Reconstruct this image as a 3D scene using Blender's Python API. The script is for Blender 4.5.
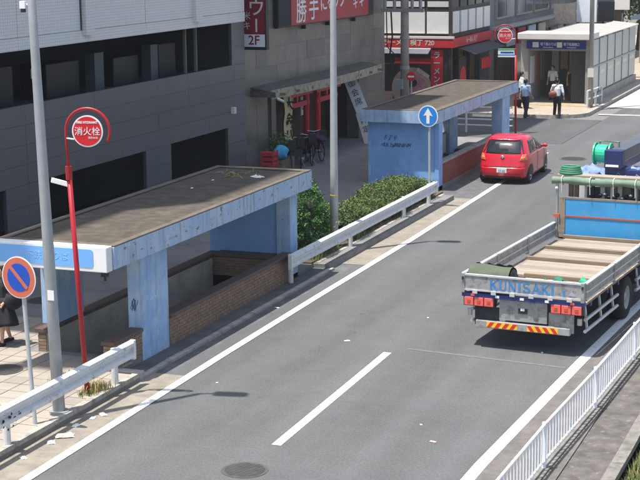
import bpy, bmesh, math, random
from mathutils import Vector, Matrix, Euler
R = math.radians
random.seed(7)
for o in list(bpy.data.objects): bpy.data.objects.remove(o)
S = bpy.context.scene
COL = S.collection

# ------------------------------------------------------------------ camera
CAMH = 7.9; FPX = 1532.14                       # height of the eye, focal length in pixels of a 640 wide picture
PITCH, ROLL, YAW = R(11.0856), R(-0.6396), R(21.2164)
fw = Vector((-math.sin(YAW)*math.cos(PITCH), math.cos(YAW)*math.cos(PITCH), -math.sin(PITCH)))
r0 = Vector((math.cos(YAW), math.sin(YAW), 0)); u0 = r0.cross(fw)
rt = math.cos(ROLL)*r0 + math.sin(ROLL)*u0; up = -math.sin(ROLL)*r0 + math.cos(ROLL)*u0
cd = bpy.data.cameras.new('camera'); cam = bpy.data.objects.new('camera', cd); COL.objects.link(cam)
cd.sensor_width = 36; cd.lens = FPX/640*36; cd.clip_end = 2000; cd.clip_start = .2
cam.matrix_world = Matrix(((rt.x, up.x, -fw.x, 0), (rt.y, up.y, -fw.y, 0), (rt.z, up.z, -fw.z, CAMH), (0, 0, 0, 1)))
S.camera = cam
S.render.resolution_x = 1024; S.render.resolution_y = 768

# ------------------------------------------------------------------ light
SUN_EL = R(74); SHX, SHY = .639, .769            # shadows fall to the right and away from the camera
w = bpy.data.worlds.new('World'); S.world = w; w.use_nodes = True
nt = w.node_tree; nt.nodes.clear()
sky = nt.nodes.new('ShaderNodeTexSky'); sky.sky_type = 'NISHITA'; sky.sun_disc = False
sky.sun_elevation = SUN_EL; sky.sun_rotation = math.atan2(-SHX, -SHY)
sky.air_density = 1.3; sky.dust_density = 2.5; sky.altitude = 20
bg = nt.nodes.new('ShaderNodeBackground'); bg.inputs['Strength'].default_value = .13
wo = nt.nodes.new('ShaderNodeOutputWorld')
nt.links.new(sky.outputs[0], bg.inputs[0]); nt.links.new(bg.outputs[0], wo.inputs[0])
sl = bpy.data.lights.new('sun', 'SUN'); sl.energy = 4.8; sl.angle = R(.5); sl.color = (1, .95, .88)
so = bpy.data.objects.new('sun', sl); COL.objects.link(so)
sd = Vector((SHX*math.cos(SUN_EL), SHY*math.cos(SUN_EL), -math.sin(SUN_EL)))
so.rotation_euler = sd.to_track_quat('-Z', 'Y').to_euler(); so.location = (-30, -30, 60)
S.view_settings.view_transform = 'Standard'; S.view_settings.look = 'None'
S.view_settings.exposure = .66; S.view_settings.gamma = 1

# ------------------------------------------------------------------ helpers
def ray(x, y): return (x-320)/FPX*rt - (y-240)/FPX*up + fw
def gz(x, y, z=0):
    d = ray(x, y); t = (z-CAMH)/d.z; return Vector((0, 0, CAMH)) + t*d
def gx(x, y, X):
    d = ray(x, y); return Vector((0, 0, CAMH)) + X/d.x*d

def mat(name, col, rough=.75, metal=0, var=.12, scale=3., bump=0., bscale=40., col2=None, thr=None, soft=.06, scale2=2., spec=.4, coords='pos', stretch=None, fine=0., coat=0., alpha=1, trans=0.):
    """plain procedural surface: base colour with soft large variation, an optional second colour in patches, fine grain and bump"""
    m = bpy.data.materials.new(name); m.use_nodes = True
    n = m.node_tree.nodes; l = m.node_tree.links; b = n['Principled BSDF']
    b.inputs['Roughness'].default_value = rough; b.inputs['Metallic'].default_value = metal
    b.inputs['Specular IOR Level'].default_value = spec
    b.inputs['Coat Weight'].default_value = coat; b.inputs['Coat Roughness'].default_value = .05
    if trans: b.inputs['Transmission Weight'].default_value = trans
    if coords == 'pos': co = n.new('ShaderNodeNewGeometry').outputs['Position']
    else: co = n.new('ShaderNodeTexCoord').outputs['Object']
    if stretch:
        mp = n.new('ShaderNodeMapping'); mp.inputs['Scale'].default_value = stretch; l.new(co, mp.inputs[0]); co = mp.outputs[0]
    def noise(s, det=4, ro=.6):
        t = n.new('ShaderNodeTexNoise'); t.inputs['Scale'].default_value = s; t.inputs['Detail'].default_value = det
        t.inputs['Roughness'].default_value = ro; l.new(co, t.inputs['Vector']); return t.outputs['Fac']
    def mix(f, a, bb, t='MIX'):
        x = n.new('ShaderNodeMix'); x.data_type = 'RGBA'; x.blend_type = t
        if isinstance(f, float): x.inputs[0].default_value = f
        else: l.new(f, x.inputs[0])
        for s, v in ((x.inputs[6], a), (x.inputs[7], bb)):
            if isinstance(v, tuple): s.default_value = (*v, 1)
            else: l.new(v, s)
        return x.outputs[2]
    def ramp(f, lo, hi, v0=0., v1=1.):
        x = n.new('ShaderNodeMapRange'); l.new(f, x.inputs[0]); x.inputs[1].default_value = lo; x.inputs[2].default_value = hi
        x.inputs[3].default_value = v0; x.inputs[4].default_value = v1; return x.outputs[0]
    c = tuple(col)
    lo = tuple(v*(1-var) for v in c); hi = tuple(min(1, v*(1+var)) for v in c)
    out = mix(ramp(noise(scale, 5, .65), .3, .7), lo, hi)
    if fine:
        f = ramp(noise(bscale*1.7, 3, .7), .25, .75, 1-fine, 1+fine)
        x = n.new('ShaderNodeVectorMath'); x.operation = 'SCALE'; l.new(out, x.inputs[0]); l.new(f, x.inputs['Scale']); out = x.outputs[0]
    if col2 is not None:
        t = .6 if thr is None else thr
        out = mix(ramp(noise(scale2, 6, .7), t-soft, t+soft), out, tuple(col2))
    l.new(out, b.inputs['Base Color'])
    if bump:
        bp = n.new('ShaderNodeBump'); bp.inputs['Strength'].default_value = bump; bp.inputs['Distance'].default_value = .02
        l.new(noise(bscale, 4, .7), bp.inputs['Height']); l.new(bp.outputs[0], b.inputs['Normal'])
    m['out'] = 1
    return m

class MB:
    def __init__(s): s.v = []; s.f = []
    def add(s, vs, fs):
        k = len(s.v); s.v += [tuple(p) for p in vs]; s.f += [tuple(i+k for i in f) for f in fs]; return s
    def box(s, x0, x1, y0, y1, z0, z1, M=None):
        vs = [Vector(p) for p in ((x0,y0,z0),(x1,y0,z0),(x1,y1,z0),(x0,y1,z0),(x0,y0,z1),(x1,y0,z1),(x1,y1,z1),(x0,y1,z1))]
        if M is not None: vs = [M @ p for p in vs]
        return s.add(vs, [(0,3,2,1),(4,5,6,7),(0,1,5,4),(1,2,6,5),(2,3,7,6),(3,0,4,7)])
    def tube(s, pts, r, n=8, cap=True):
        pts = [Vector(p) for p in pts]; rs = r if isinstance(r, (list, tuple)) else [r]*len(pts)
        ref = None; rings = []
        for i, p in enumerate(pts):
            t = (pts[min(i+1, len(pts)-1)] - pts[max(i-1, 0)])
            if t.length < 1e-9: t = Vector((0, 0, 1))
            t.normalize()
            if ref is None: ref = Vector((1, 0, 0)) if abs(t.x) < .8 else Vector((0, 1, 0))
            a = (ref - t*ref.dot(t)).normalized(); ref = a; bb = t.cross(a)
            rings.append([p + rs[i]*(math.cos(2*math.pi*k/n)*a + math.sin(2*math.pi*k/n)*bb) for k in range(n)])
        k0 = len(s.v); s.v += [tuple(q) for g in rings for q in g]
        for i in range(len(pts)-1):
            for k in range(n):
                s.f.append((k0+i*n+k, k0+i*n+(k+1)%n, k0+(i+1)*n+(k+1)%n, k0+(i+1)*n+k))
        if cap:
            s.f.append(tuple(k0+k for k in reversed(range(n)))); e = k0+(len(pts)-1)*n; s.f.append(tuple(e+k for k in range(n)))
        return s
    def prism(s, poly, ext, f):
        """poly: 2-d outline, ext: (a, b) along the third axis, f(u, v, w) -> point"""
        n = len(poly); a, b = ext
        vs = [f(u, v, a) for u, v in poly] + [f(u, v, b) for u, v in poly]
        fs = [tuple(reversed(range(n))), tuple(range(n, 2*n))] + [(i, (i+1) % n, n+(i+1) % n, n+i) for i in range(n)]
        return s.add(vs, fs)
    def grid(s, P):
        a = len(P); b = len(P[0]); k = len(s.v); s.v += [tuple(p) for row in P for p in row]
        for i in range(a-1):
            for j in range(b-1): s.f.append((k+i*b+j, k+i*b+j+1, k+(i+1)*b+j+1, k+(i+1)*b+j))
        return s
    def disc(s, c, r, n=24, ax='y', r2=None):
        vs = []
        for k in range(n):
            q = 2*math.pi*k/n; a, b = r*math.cos(q), (r2 or r)*math.sin(q)
            vs.append((c[0]+a, c[1], c[2]+b) if ax == 'y' else (c[0], c[1]+a, c[2]+b) if ax == 'x' else (c[0]+a, c[1]+b, c[2]))
        return s.add(vs, [tuple(range(n))])
    def ball(s, c, r, n=10, sc=(1, 1, 1)):
        P = [[(c[0]+r*sc[0]*math.sin(math.pi*i/n)*math.cos(2*math.pi*j/(2*n)), c[1]+r*sc[1]*math.sin(math.pi*i/n)*math.sin(2*math.pi*j/(2*n)), c[2]+r*sc[2]*math.cos(math.pi*i/n)) for j in range(2*n)] for i in range(1, n)]
        k = len(s.v); m = 2*n; s.v += [p for row in P for p in row]
        for i in range(n-2):
            for j in range(m): s.f.append((k+i*m+j, k+(i+1)*m+j, k+(i+1)*m+(j+1) % m, k+i*m+(j+1) % m))
        t = len(s.v); s.v += [(c[0], c[1], c[2]+r*sc[2]), (c[0], c[1], c[2]-r*sc[2])]
        for j in range(m):
            s.f.append((t, k+j, k+(j+1) % m)); e = k+(n-2)*m; s.f.append((t+1, e+(j+1) % m, e+j))
        return s
    def build(s, name, m, parent=None, smooth=False, bevel=0., fix=True, loc=None):
        me = bpy.data.meshes.new(name); me.from_pydata(s.v, [], s.f); me.validate()
        if fix:
            bm = bmesh.new(); bm.from_mesh(me); bmesh.ops.recalc_face_normals(bm, faces=bm.faces); bm.to_mesh(me); bm.free()
        if smooth:
            me.polygons.foreach_set('use_smooth', [True]*len(me.polygons))
        me.materials.append(m)
        o = bpy.data.objects.new(name, me); COL.objects.link(o)
        if parent: o.parent = parent
        if loc: o.location = loc
        if bevel:
            bv = o.modifiers.new('bevel', 'BEVEL'); bv.width = bevel; bv.segments = 2; bv.limit_method = 'ANGLE'; bv.angle_limit = R(40)
        return o
def box(name, m, b, parent=None, bevel=0.):
    return MB().box(*b).build(name, m, parent, bevel=bevel)
def tag(o, label, cat, group=None):
    o['label'] = label; o['category'] = cat
    if group: o['group'] = group
    return o
def thing(name, label, cat, loc=(0, 0, 0), rz=0, group=None):
    o = bpy.data.objects.new(name, None); COL.objects.link(o); o.location = loc; o.rotation_euler = (0, 0, rz); o.empty_display_size = .2
    return tag(o, label, cat, group)
def struct(o): o['kind'] = 'structure'; return o
def piece(name, mesh, parent, loc, rz=0, sc=None):
    o = bpy.data.objects.new(name, mesh); COL.objects.link(o); o.parent = parent; o.location = loc; o.rotation_euler = (0, 0, rz)
    if sc: o.scale = sc
    return o
def meshof(mb, m, name):
    o = mb.build(name, m); me = o.data; bpy.data.objects.remove(o); return me
def text(name, st, size, m, parent, loc, face='-y', ext=.004, xs=1., rot=None, bold=0., align='CENTER'):
    cu = bpy.data.curves.new(name, 'FONT'); cu.body = st; cu.size = size; cu.align_x = align; cu.align_y = 'CENTER'; cu.extrude = ext; cu.offset = bold
    cu.resolution_u = 3
    t = bpy.data.objects.new(name, cu); COL.objects.link(t)
    dg = bpy.context.evaluated_depsgraph_get(); dg.update()
    me = bpy.data.meshes.new_from_object(t.evaluated_get(dg)); bpy.data.objects.remove(t); bpy.data.curves.remove(cu)
    me.materials.clear(); me.materials.append(m)
    o = bpy.data.objects.new(name, me); COL.objects.link(o); o.parent = parent; o.location = loc
    o.rotation_euler = rot if rot else (R(90), 0, R(90) if face == '+x' else 0)
    o.scale = (xs, 1, 1)
    return o
def arc(cx, cy, r, a0, a1, n=16): return [(cx+r*math.cos(R(a0+(a1-a0)*k/n)), cy+r*math.sin(R(a0+(a1-a0)*k/n))) for k in range(n+1)]

# ------------------------------------------------------------------ materials
def asphalt_mat(name, base, wear):
    m = bpy.data.materials.new(name); m.use_nodes = True; n = m.node_tree.nodes; l = m.node_tree.links; b = n['Principled BSDF']
    g = n.new('ShaderNodeNewGeometry').outputs['Position']
    def noise(s, det=4, ro=.6, vec=g):
        t = n.new('ShaderNodeTexNoise'); t.inputs['Scale'].default_value = s; t.inputs['Detail'].default_value = det; t.inputs['Roughness'].default_value = ro
        l.new(vec, t.inputs['Vector']); return t.outputs['Fac']
    def rng(f, a, bb, c, d):
        x = n.new('ShaderNodeMapRange'); l.new(f, x.inputs[0])
        for i, v in enumerate((a, bb, c, d)): x.inputs[i+1].default_value = v
        return x.outputs[0]
    def mul(a, bb):
        x = n.new('ShaderNodeMath'); x.operation = 'MULTIPLY'; l.new(a, x.inputs[0]); l.new(bb, x.inputs[1]); return x.outputs[0]
    st = n.new('ShaderNodeMapping'); st.inputs['Scale'].default_value = (1.1, .06, 1); l.new(g, st.inputs[0])
    f = mul(rng(noise(.35, 5), .3, .7, .93, 1.08), rng(noise(1.0, 4, .5, st.outputs[0]), .3, .7, 1-wear, 1+wear))
    f = mul(f, rng(noise(22, 3, .85), .32, .68, .78, 1.22)); f = mul(f, rng(noise(60, 2, .8), .3, .7, .72, 1.3)); f = mul(f, rng(noise(2.2, 6, .75), .35, .65, .94, 1.06))
    vo = n.new('ShaderNodeTexVoronoi'); vo.inputs['Scale'].default_value = 26; l.new(g, vo.inputs['Vector'])
    sp = rng(vo.outputs['Distance'], .0, .2, 1.7, 1.); f = mul(f, sp)
    wv = n.new('ShaderNodeMixRGB'); wv.inputs[0].default_value = .12; l.new(g, wv.inputs[1]); nn = n.new('ShaderNodeTexNoise'); nn.inputs['Scale'].default_value = 1.2; nn.inputs['Detail'].default_value = 6; l.new(g, nn.inputs['Vector']); l.new(nn.outputs['Color'], wv.inputs[2])
    ck = n.new('ShaderNodeTexVoronoi'); ck.feature = 'DISTANCE_TO_EDGE'; ck.inputs['Scale'].default_value = .28; l.new(wv.outputs[0], ck.inputs['Vector'])
    cm = n.new('ShaderNodeMath'); cm.operation = 'MAXIMUM'; l.new(rng(ck.outputs['Distance'], .0006, .0032, .8, 1.), cm.inputs[0]); l.new(rng(noise(.5, 3), .56, .62, 1., 0.), cm.inputs[1]); f = mul(f, cm.outputs[0])
    dr = n.new('ShaderNodeTexVoronoi'); dr.inputs['Scale'].default_value = 1.1; l.new(g, dr.inputs['Vector'])
    f = mul(f, rng(dr.outputs['Distance'], .03, .07, .7, 1.))
    sc = n.new('ShaderNodeVectorMath'); sc.operation = 'SCALE'; sc.inputs[0].default_value = base; l.new(f, sc.inputs['Scale'])
    l.new(sc.outputs[0], b.inputs['Base Color']); b.inputs['Roughness'].default_value = .85; b.inputs['Specular IOR Level'].default_value = .3
    bp = n.new('ShaderNodeBump'); bp.inputs['Strength'].default_value = .5; bp.inputs['Distance'].default_value = .01
    l.new(noise(90, 3, .8), bp.inputs['Height']); l.new(bp.outputs[0], b.inputs['Normal'])
    return m
M = {}
M['asphalt'] = asphalt_mat('asphalt', (.101, .1035, .1045), .13)
M['asphalt_old'] = asphalt_mat('asphalt_old', (.085, .086, .088), .12)
M['road_paint'] = mat('road_paint', (.74, .74, .74), .7, var=.08, scale=4, col2=(.3, .3, .3), thr=.62, soft=.05, scale2=9, bump=.2, bscale=90)
M['gutter'] = mat('gutter_concrete', (.24, .215, .175), .9, var=.2, scale=2.2, col2=(.17, .15, .13), thr=.6, soft=.12, scale2=3.5, bump=.3, bscale=60, fine=.15)
M['shoulder'] = mat('old_shoulder', (.1, .1, .104), .9, var=.2, scale=1.5, col2=(.145, .145, .145), thr=.58, soft=.1, scale2=2.4, bump=.4, bscale=70, fine=.2)
M['rshoulder'] = mat('dusty_shoulder', (.15, .137, .127), .92, var=.2, scale=1.8, col2=(.105, .1, .095), thr=.55, soft=.12, scale2=3, bump=.4, bscale=60, fine=.22)
M['kerb'] = mat('kerb_concrete', (.36, .34, .3), .9, var=.2, scale=3, col2=(.16, .15, .14), thr=.6, soft=.1, scale2=5, bump=.3, bscale=50, fine=.12)
M['kerb_dull'] = mat('dull_kerb', (.21, .195, .175), .9, var=.2, scale=3, col2=(.12, .115, .1), thr=.56, soft=.1, scale2=4, bump=.4, bscale=40, fine=.15)
M['paver'] = mat('beige_paver', (.32, .285, .24), .85, var=.13, scale=1.3, col2=(.32, .27, .225), thr=.62, soft=.08, scale2=6, bump=.25, bscale=70, fine=.1)
M['paver_dark'] = mat('beige_paver_worn', (.275, .245, .21), .85, var=.13, scale=1.3, col2=(.28, .25, .21), thr=.6, soft=.08, scale2=6, bump=.25, bscale=70, fine=.1)
M['joint'] = mat('joint_sand', (.2, .175, .15), .95, var=.2, scale=6)
M['sidewalk'] = mat('sidewalk_grey', (.2, .195, .19), .9, var=.12, scale=.8, col2=(.15, .145, .14), thr=.6, soft=.1, scale2=2, bump=.2, bscale=60, fine=.12)
M['station_pave'] = mat('station_paving', (.34, .285, .225), .85, var=.15, scale=1.5, bump=.2, bscale=60, fine=.12)
M['pale_road'] = mat('pale_concrete_road', (.38, .38, .37), .9, var=.1, scale=.6, bump=.2, bscale=50, fine=.1)
M['pale_road_seam'] = mat('pale_seam', (.14, .14, .138), .9, var=.2, scale=8, bump=.3)
M['soil'] = mat('soil', (.11, .085, .06), .95, var=.3, scale=4, bump=.6, bscale=30, fine=.2)
M['ground'] = mat('far_ground', (.16, .155, .15), .95, var=.15, scale=.4)
M['moss_conc'] = mat('mossy_concrete', (.11, .1, .092), .95, var=.35, scale=3.5, col2=(.2, .19, .165), thr=.64, soft=.04, scale2=7, bump=.5, bscale=35, fine=.2)
def old_paint(name, base, pale, chip, streak, seed):
    """old paint on concrete: faded patches, grime runs, chips that show the render below"""
    m = bpy.data.materials.new(name); m.use_nodes = True; n = m.node_tree.nodes; l = m.node_tree.links; b = n['Principled BSDF']
    g = n.new('ShaderNodeNewGeometry').outputs['Position']
    def noise(s_, det, ro, sc=(1, 1, 1)):
        mp = n.new('ShaderNodeMapping'); mp.inputs['Scale'].default_value = sc; mp.inputs['Location'].default_value = (seed, seed*2, 0); l.new(g, mp.inputs[0])
        t = n.new('ShaderNodeTexNoise'); t.inputs['Scale'].default_value = s_; t.inputs['Detail'].default_value = det; t.inputs['Roughness'].default_value = ro; l.new(mp.outputs[0], t.inputs['Vector']); return t.outputs['Fac']
    def rng(f, a, c, d, e):
        x = n.new('ShaderNodeMapRange'); l.new(f, x.inputs[0])
        for k, v in enumerate((a, c, d, e)): x.inputs[k+1].default_value = v
        return x.outputs[0]
    def mix(f, a, c):
        x = n.new('ShaderNodeMix'); x.data_type = 'RGBA'; l.new(f, x.inputs[0])
        for sk, v in ((x.inputs[6], a), (x.inputs[7], c)):
            if isinstance(v, tuple): sk.default_value = (*v, 1)
            else: l.new(v, sk)
        return x.outputs[2]
    c = mix(rng(noise(2.2, 6, .7), .4, .62, 0, 1), base, pale)
    c = mix(rng(noise(2.0, 6, .7, (4, 4, .35)), .5, .72, 0, streak), c, (.13, .135, .14))
    ch = rng(noise(5.5, 8, .72, (1, .75, 1.3)), chip, chip+.025, 0, 1)
    c = mix(rng(noise(5.5, 8, .72, (1, .75, 1.3)), chip-.03, chip, 0, .7), c, (.5, .53, .56))
    c = mix(ch, c, (.15, .135, .115))
    l.new(c, b.inputs['Base Color']); b.inputs['Roughness'].default_value = .65; b.inputs['Specular IOR Level'].default_value = .3
    bp = n.new('ShaderNodeBump'); bp.inputs['Strength'].default_value = .5; bp.inputs['Distance'].default_value = .008; bp.invert = True; l.new(ch, bp.inputs['Height']); l.new(bp.outputs[0], b.inputs['Normal'])
    return m
M['blue_paint'] = old_paint('weathered_blue_paint', (.27, .42, .66), (.40, .53, .68), .655, .5, 3.1)
M['blue_peel'] = old_paint('peeling_blue_paint', (.33, .46, .65), (.44, .53, .64), .59, .7, 1.7)
M['blue_wall'] = mat('smooth_blue_wall', (.22, .41, .74), .55, var=.1, scale=1.2, col2=(.17, .33, .62), thr=.6, soft=.12, scale2=2.5, bump=.1, bscale=30)
M['roof_top'] = mat('grimy_roof_concrete', (.08, .068, .053), .95, var=.42, scale=3.5, col2=(.068, .055, .044), thr=.57, soft=.12, scale2=2.6, bump=.6, bscale=22, fine=.35)
M['roof_rim'] = mat('roof_rim', (.12, .104, .082), .95, var=.25, scale=3, col2=(.14, .11, .085), thr=.57, soft=.08, scale2=6, bump=.4, bscale=40)
M['dark_conc'] = mat('stairwell_concrete', (.22, .2, .175), .9, var=.15, scale=1.5, bump=.2, bscale=40)
M['plaster'] = mat('stained_plaster', (.5, .42, .345), .9, var=.15, scale=1.5, col2=(.36, .31, .26), thr=.58, soft=.12, scale2=2.5, bump=.1)
M['ceiling'] = mat('painted_soffit', (.42, .47, .52), .8, var=.1)
M['coping'] = mat('brown_coping', (.115, .075, .058), .6, var=.2, scale=6, bump=.1)
M['brick_brown'] = mat('brown_brick', (.26, .17, .115), .85, var=.3, scale=9, bump=.3, bscale=80, fine=.15)
M['brick_red'] = mat('red_brick', (.26, .085, .062), .85, var=.3, scale=9, bump=.3, bscale=80, fine=.15)
M['mortar'] = mat('mortar', (.13, .115, .1), .95, var=.15, scale=5)
M['white_rail'] = mat('white_rail_paint', (.6, .605, .61), .5, var=.06, scale=5, col2=(.3, .27, .25), thr=.62, soft=.04, scale2=7, bump=.05)
M['white_fence'] = mat('white_fence_paint', (.78, .8, .84), .45, var=.04, scale=5)
M['galv'] = mat('galvanised_steel', (.36, .385, .4), .5, .35, var=.1, scale=5, bump=.05)
M['galv_light'] = mat('pale_pole_paint', (.44, .46, .47), .5, .1, var=.1, scale=4)
M['red_paint'] = mat('red_pole_paint', (.36, .014, .022), .4, var=.1, scale=5)
M['sign_red'] = mat('sign_red', (.62, .018, .03), .4, var=.05)
M['sign_orange'] = mat('faded_sign_red', (.52, .13, .075), .5, var=.05)
M['sign_blue'] = mat('sign_blue', (.01, .07, .42), .4, var=.05)
M['sign_cyan'] = mat('sign_light_blue', (.03, .22, .66), .4, var=.05)
M['sign_white'] = mat('sign_white', (.8, .8, .8), .4, var=.03)
M['panel_blue'] = mat('sign_panel_blue', (.17, .42, .82), .4, var=.05, scale=2)
M['panel_text'] = mat('faded_lettering', (.26, .49, .81), .5, var=.05)
M['panel_frame'] = mat('sign_frame_white', (.74, .75, .76), .5, var=.05, col2=(.45, .45, .45), thr=.68, scale2=6)
M['tile_dark'] = mat('dark_grey_facade', (.092, .092, .098), .4, var=.1, scale=.8, bump=.05, bscale=20, spec=.5)
M['joint_dark'] = mat('dark_joint', (.052, .053, .058), .8, var=.1)
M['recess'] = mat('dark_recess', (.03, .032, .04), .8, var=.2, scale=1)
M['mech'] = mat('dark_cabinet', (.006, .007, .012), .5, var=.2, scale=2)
M['teal_col'] = mat('teal_column', (.05, .075, .088), .5, var=.15, scale=3)
M['mosaic_white'] = None
M['glass_dark'] = mat('dark_glass', (.012, .016, .025), .12, var=.3, scale=.6, spec=.6)
M['brown_stone'] = mat('grey_brown_stone', (.16, .138, .115), .35, var=.2, scale=1.2, col2=(.2, .185, .165), thr=.6, soft=.08, scale2=1.6, bump=.1, bscale=30)
M['brown_stone2'] = mat('grey_brown_stone_pale', (.18, .16, .138), .5, var=.2, scale=1.2, bump=.1, bscale=30)
M['wood_old'] = mat('old_wood', (.2, .145, .095), .8, var=.25, scale=6, stretch=(6, .6, 6), bump=.2)
M['awning'] = mat('weathered_awning', (.09, .078, .066), .8, var=.3, scale=4, bump=.2, col2=(.15, .13, .1), thr=.6, scale2=5)
M['awning_edge'] = mat('tan_awning_edge', (.36, .3, .225), .8, var=.3, scale=5, col2=(.12, .1, .08), thr=.6, scale2=4)
M['black'] = mat('black_plastic', (.016, .016, .018), .5, var=.2)
M['rubber'] = mat('tyre_rubber', (.022, .022, .023), .85, var=.15, scale=8)
M['chrome'] = mat('alloy', (.55, .56, .58), .3, .8, var=.05)
M['vermilion'] = mat('torii_vermilion', (.62, .02, .035), .5, var=.1)
M['banner_beige'] = mat('beige_banner', (.72, .6, .33), .8, var=.06, scale=4)
M['sign_paper'] = mat('pale_sign_board', (.72, .76, .82), .6, var=.06, scale=4)
M['ink'] = mat('black_ink', (.02, .02, .022), .7, var=.1)
M['board_red'] = mat('billboard_red', (.42, .035, .045), .5, var=.07, scale=2)
M['board_wine'] = mat('sign_wine', (.22, .012, .035), .5, var=.08, scale=2)
M['off_white'] = mat('off_white', (.62, .6, .57), .7, var=.06, scale=2)
M['shop_white'] = mat('shop_white_panel', (.75, .73, .70), .6, var=.05, scale=3)
M['shop_dark'] = mat('shop_dark_frame', (.05, .042, .04), .6, var=.15)
M['shop_red'] = mat('shop_red_band', (.55, .03, .04), .5, var=.08, scale=3)
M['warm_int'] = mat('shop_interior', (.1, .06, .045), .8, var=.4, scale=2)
M['grey_wall'] = mat('far_grey_wall', (.2, .19, .185), .8, var=.1, scale=1)
M['steel_grey'] = mat('grey_steel', (.3, .3, .29), .5, .2, var=.1)
M['conc_pole'] = mat('concrete_pole', (.34, .31, .27), .9, var=.12, scale=3)
M['station_blue'] = mat('station_sign_blue', (.02, .035, .22), .4, var=.05)
M['frost'] = mat('frosted_panel', (.34, .355, .345), .35, var=.05, scale=1.5, spec=.5)
M['bluegrey_roof'] = mat('bluegrey_roof', (.13, .17, .24), .5, var=.08, scale=1)
M['tin'] = mat('weathered_tin', (.4, .39, .37), .6, .2, var=.15, scale=3)
M['truck_gate'] = mat('worn_aluminium_gate', (.33, .33, .325), .5, .2, var=.14, scale=3, col2=(.17, .155, .135), thr=.58, soft=.08, scale2=5, bump=.15)
M['truck_alu'] = mat('bright_aluminium', (.6, .6, .6), .4, .4, var=.08, scale=4)
M['truck_blue'] = mat('truck_frame_blue', (.03, .045, .17), .5, var=.15, scale=4)
M['truck_dark'] = mat('truck_chassis', (.03, .03, .035), .7, var=.3, scale=4)
M['truck_letter'] = mat('truck_lettering_blue', (.06, .22, .5), .5, var=.15, scale=8)
M['lamp_red'] = mat('lamp_red', (.78, .12, .1), .25, var=.1, scale=20, spec=.6)
M['lamp_bulb'] = mat('lamp_bulb', (.4, .1, .04), .3, var=.1)
M['lamp_amber'] = mat('lamp_amber', (.8, .3, .03), .3, var=.1)
M['stripe_yellow'] = mat('reflector_yellow', (.8, .52, .03), .4, var=.04)
M['stripe_red'] = mat('reflector_red', (.62, .03, .02), .4, var=.04)
M['plank'] = mat('bed_planks', (.25, .21, .168), .85, var=.22, scale=3, stretch=(.5, 5, 5), bump=.2, bscale=20)
M['plank2'] = mat('bed_planks_pale', (.31, .265, .215), .85, var=.2, scale=3, stretch=(.5, 5, 5), bump=.2, bscale=20)
M['timber'] = mat('brown_timber', (.22, .165, .115), .85, var=.2, scale=3, stretch=(.6, 5, 5), bump=.2)
M['board_blue'] = mat('bright_blue_board', (.05, .31, .62), .45, var=.1, scale=2, col2=(.1, .3, .52), thr=.6, soft=.08, scale2=4)
M['canvas_green'] = mat('olive_canvas', (.085, .105, .07), .85, var=.12, scale=6, bump=.4, bscale=18)
M['canvas_pale'] = mat('pale_green_canvas', (.15, .22, .165), .8, var=.15, scale=5, bump=.4, bscale=14)
M['cloth_green'] = mat('green_cloth', (.025, .19, .12), .8, var=.25, scale=10, bump=.5, bscale=25)
M['cloth_mint'] = mat('mint_cloth', (.03, .34, .2), .8, var=.3, scale=9, bump=.5, bscale=20)
M['green_drum'] = mat('mint_green_paint', (.03, .45, .26), .35, var=.08)
M['tarp_blue'] = mat('blue_sheet', (.16, .24, .5), .6, var=.45, scale=8, bump=.5, bscale=15)
M['navy'] = mat('navy_paint', (.02, .03, .11), .45, var=.15)
M['boom'] = mat('crane_boom_grey', (.075, .09, .115), .5, var=.12, scale=3)
M['cab'] = mat('cab_paint_white', (.6, .61, .63), .35, var=.04)
M['strap'] = mat('orange_strap', (.4, .1, .06), .7, var=.1)
M['rope'] = mat('pale_rope', (.6, .58, .53), .8, var=.1)
M['car_red'] = mat('car_red_paint', (.56, .012, .03), .28, var=.02, coat=.7)
M['car_black'] = mat('car_black_trim', (.02, .02, .022), .5, var=.1)
M['car_glass'] = mat('car_glass', (.016, .02, .026), .06, var=.2, spec=.8)
M['plate'] = mat('number_plate', (.7, .7, .66), .5, var=.05)
M['iron'] = mat('cast_iron', (.1, .095, .088), .7, .3, var=.2, scale=10, bump=.2)
M['leaf_hedge'] = mat('hedge_leaf', (.11, .16, .04), .6, var=.5, scale=7, col2=(.05, .085, .02), thr=.55, soft=.15, scale2=12)
M['leaf_bush'] = mat('bush_leaf', (.075, .17, .035), .6, var=.5, scale=8, col2=(.03, .085, .02), thr=.55, soft=.15, scale2=10)
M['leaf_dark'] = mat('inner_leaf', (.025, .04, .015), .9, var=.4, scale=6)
M['leaf_tree'] = mat('tree_leaf', (.07, .14, .03), .6, var=.5, scale=3)
M['grass_dry'] = mat('dry_grass', (.33, .27, .11), .9, var=.4, scale=9)
M['grass_green'] = mat('weed_green', (.12, .19, .04), .8, var=.4, scale=9)
M['bark'] = mat('bark', (.08, .06, .045), .9, var=.3, scale=6)
M['skin'] = mat('skin', (.5, .29, .2), .55, var=.06, scale=12)
M['hair'] = mat('dark_hair', (.014, .011, .01), .45, var=.2, scale=20)
M['shirt_white'] = mat('white_shirt', (.7, .71, .73), .8, var=.06, scale=10, bump=.3, bscale=14)
M['shirt_blue'] = mat('light_blue_shirt', (.36, .5, .68), .8, var=.06, scale=10, bump=.3, bscale=14)
M['cloth_black'] = mat('black_cloth', (.016, .016, .02), .85, var=.25, scale=8, bump=.4, bscale=14)
M['cloth_navy'] = mat('navy_cloth', (.02, .025, .045), .85, var=.25, scale=8, bump=.4, bscale=14)
M['cloth_grey'] = mat('charcoal_cardigan', (.03, .031, .035), .9, var=.35, scale=12, bump=.5, bscale=25)
M['cloth_maroon'] = mat('maroon_cloth', (.1, .03, .035), .85, var=.2, scale=8)
M['cloth_khaki'] = mat('khaki_cloth', (.35, .26, .1), .85, var=.2, scale=8)
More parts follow.
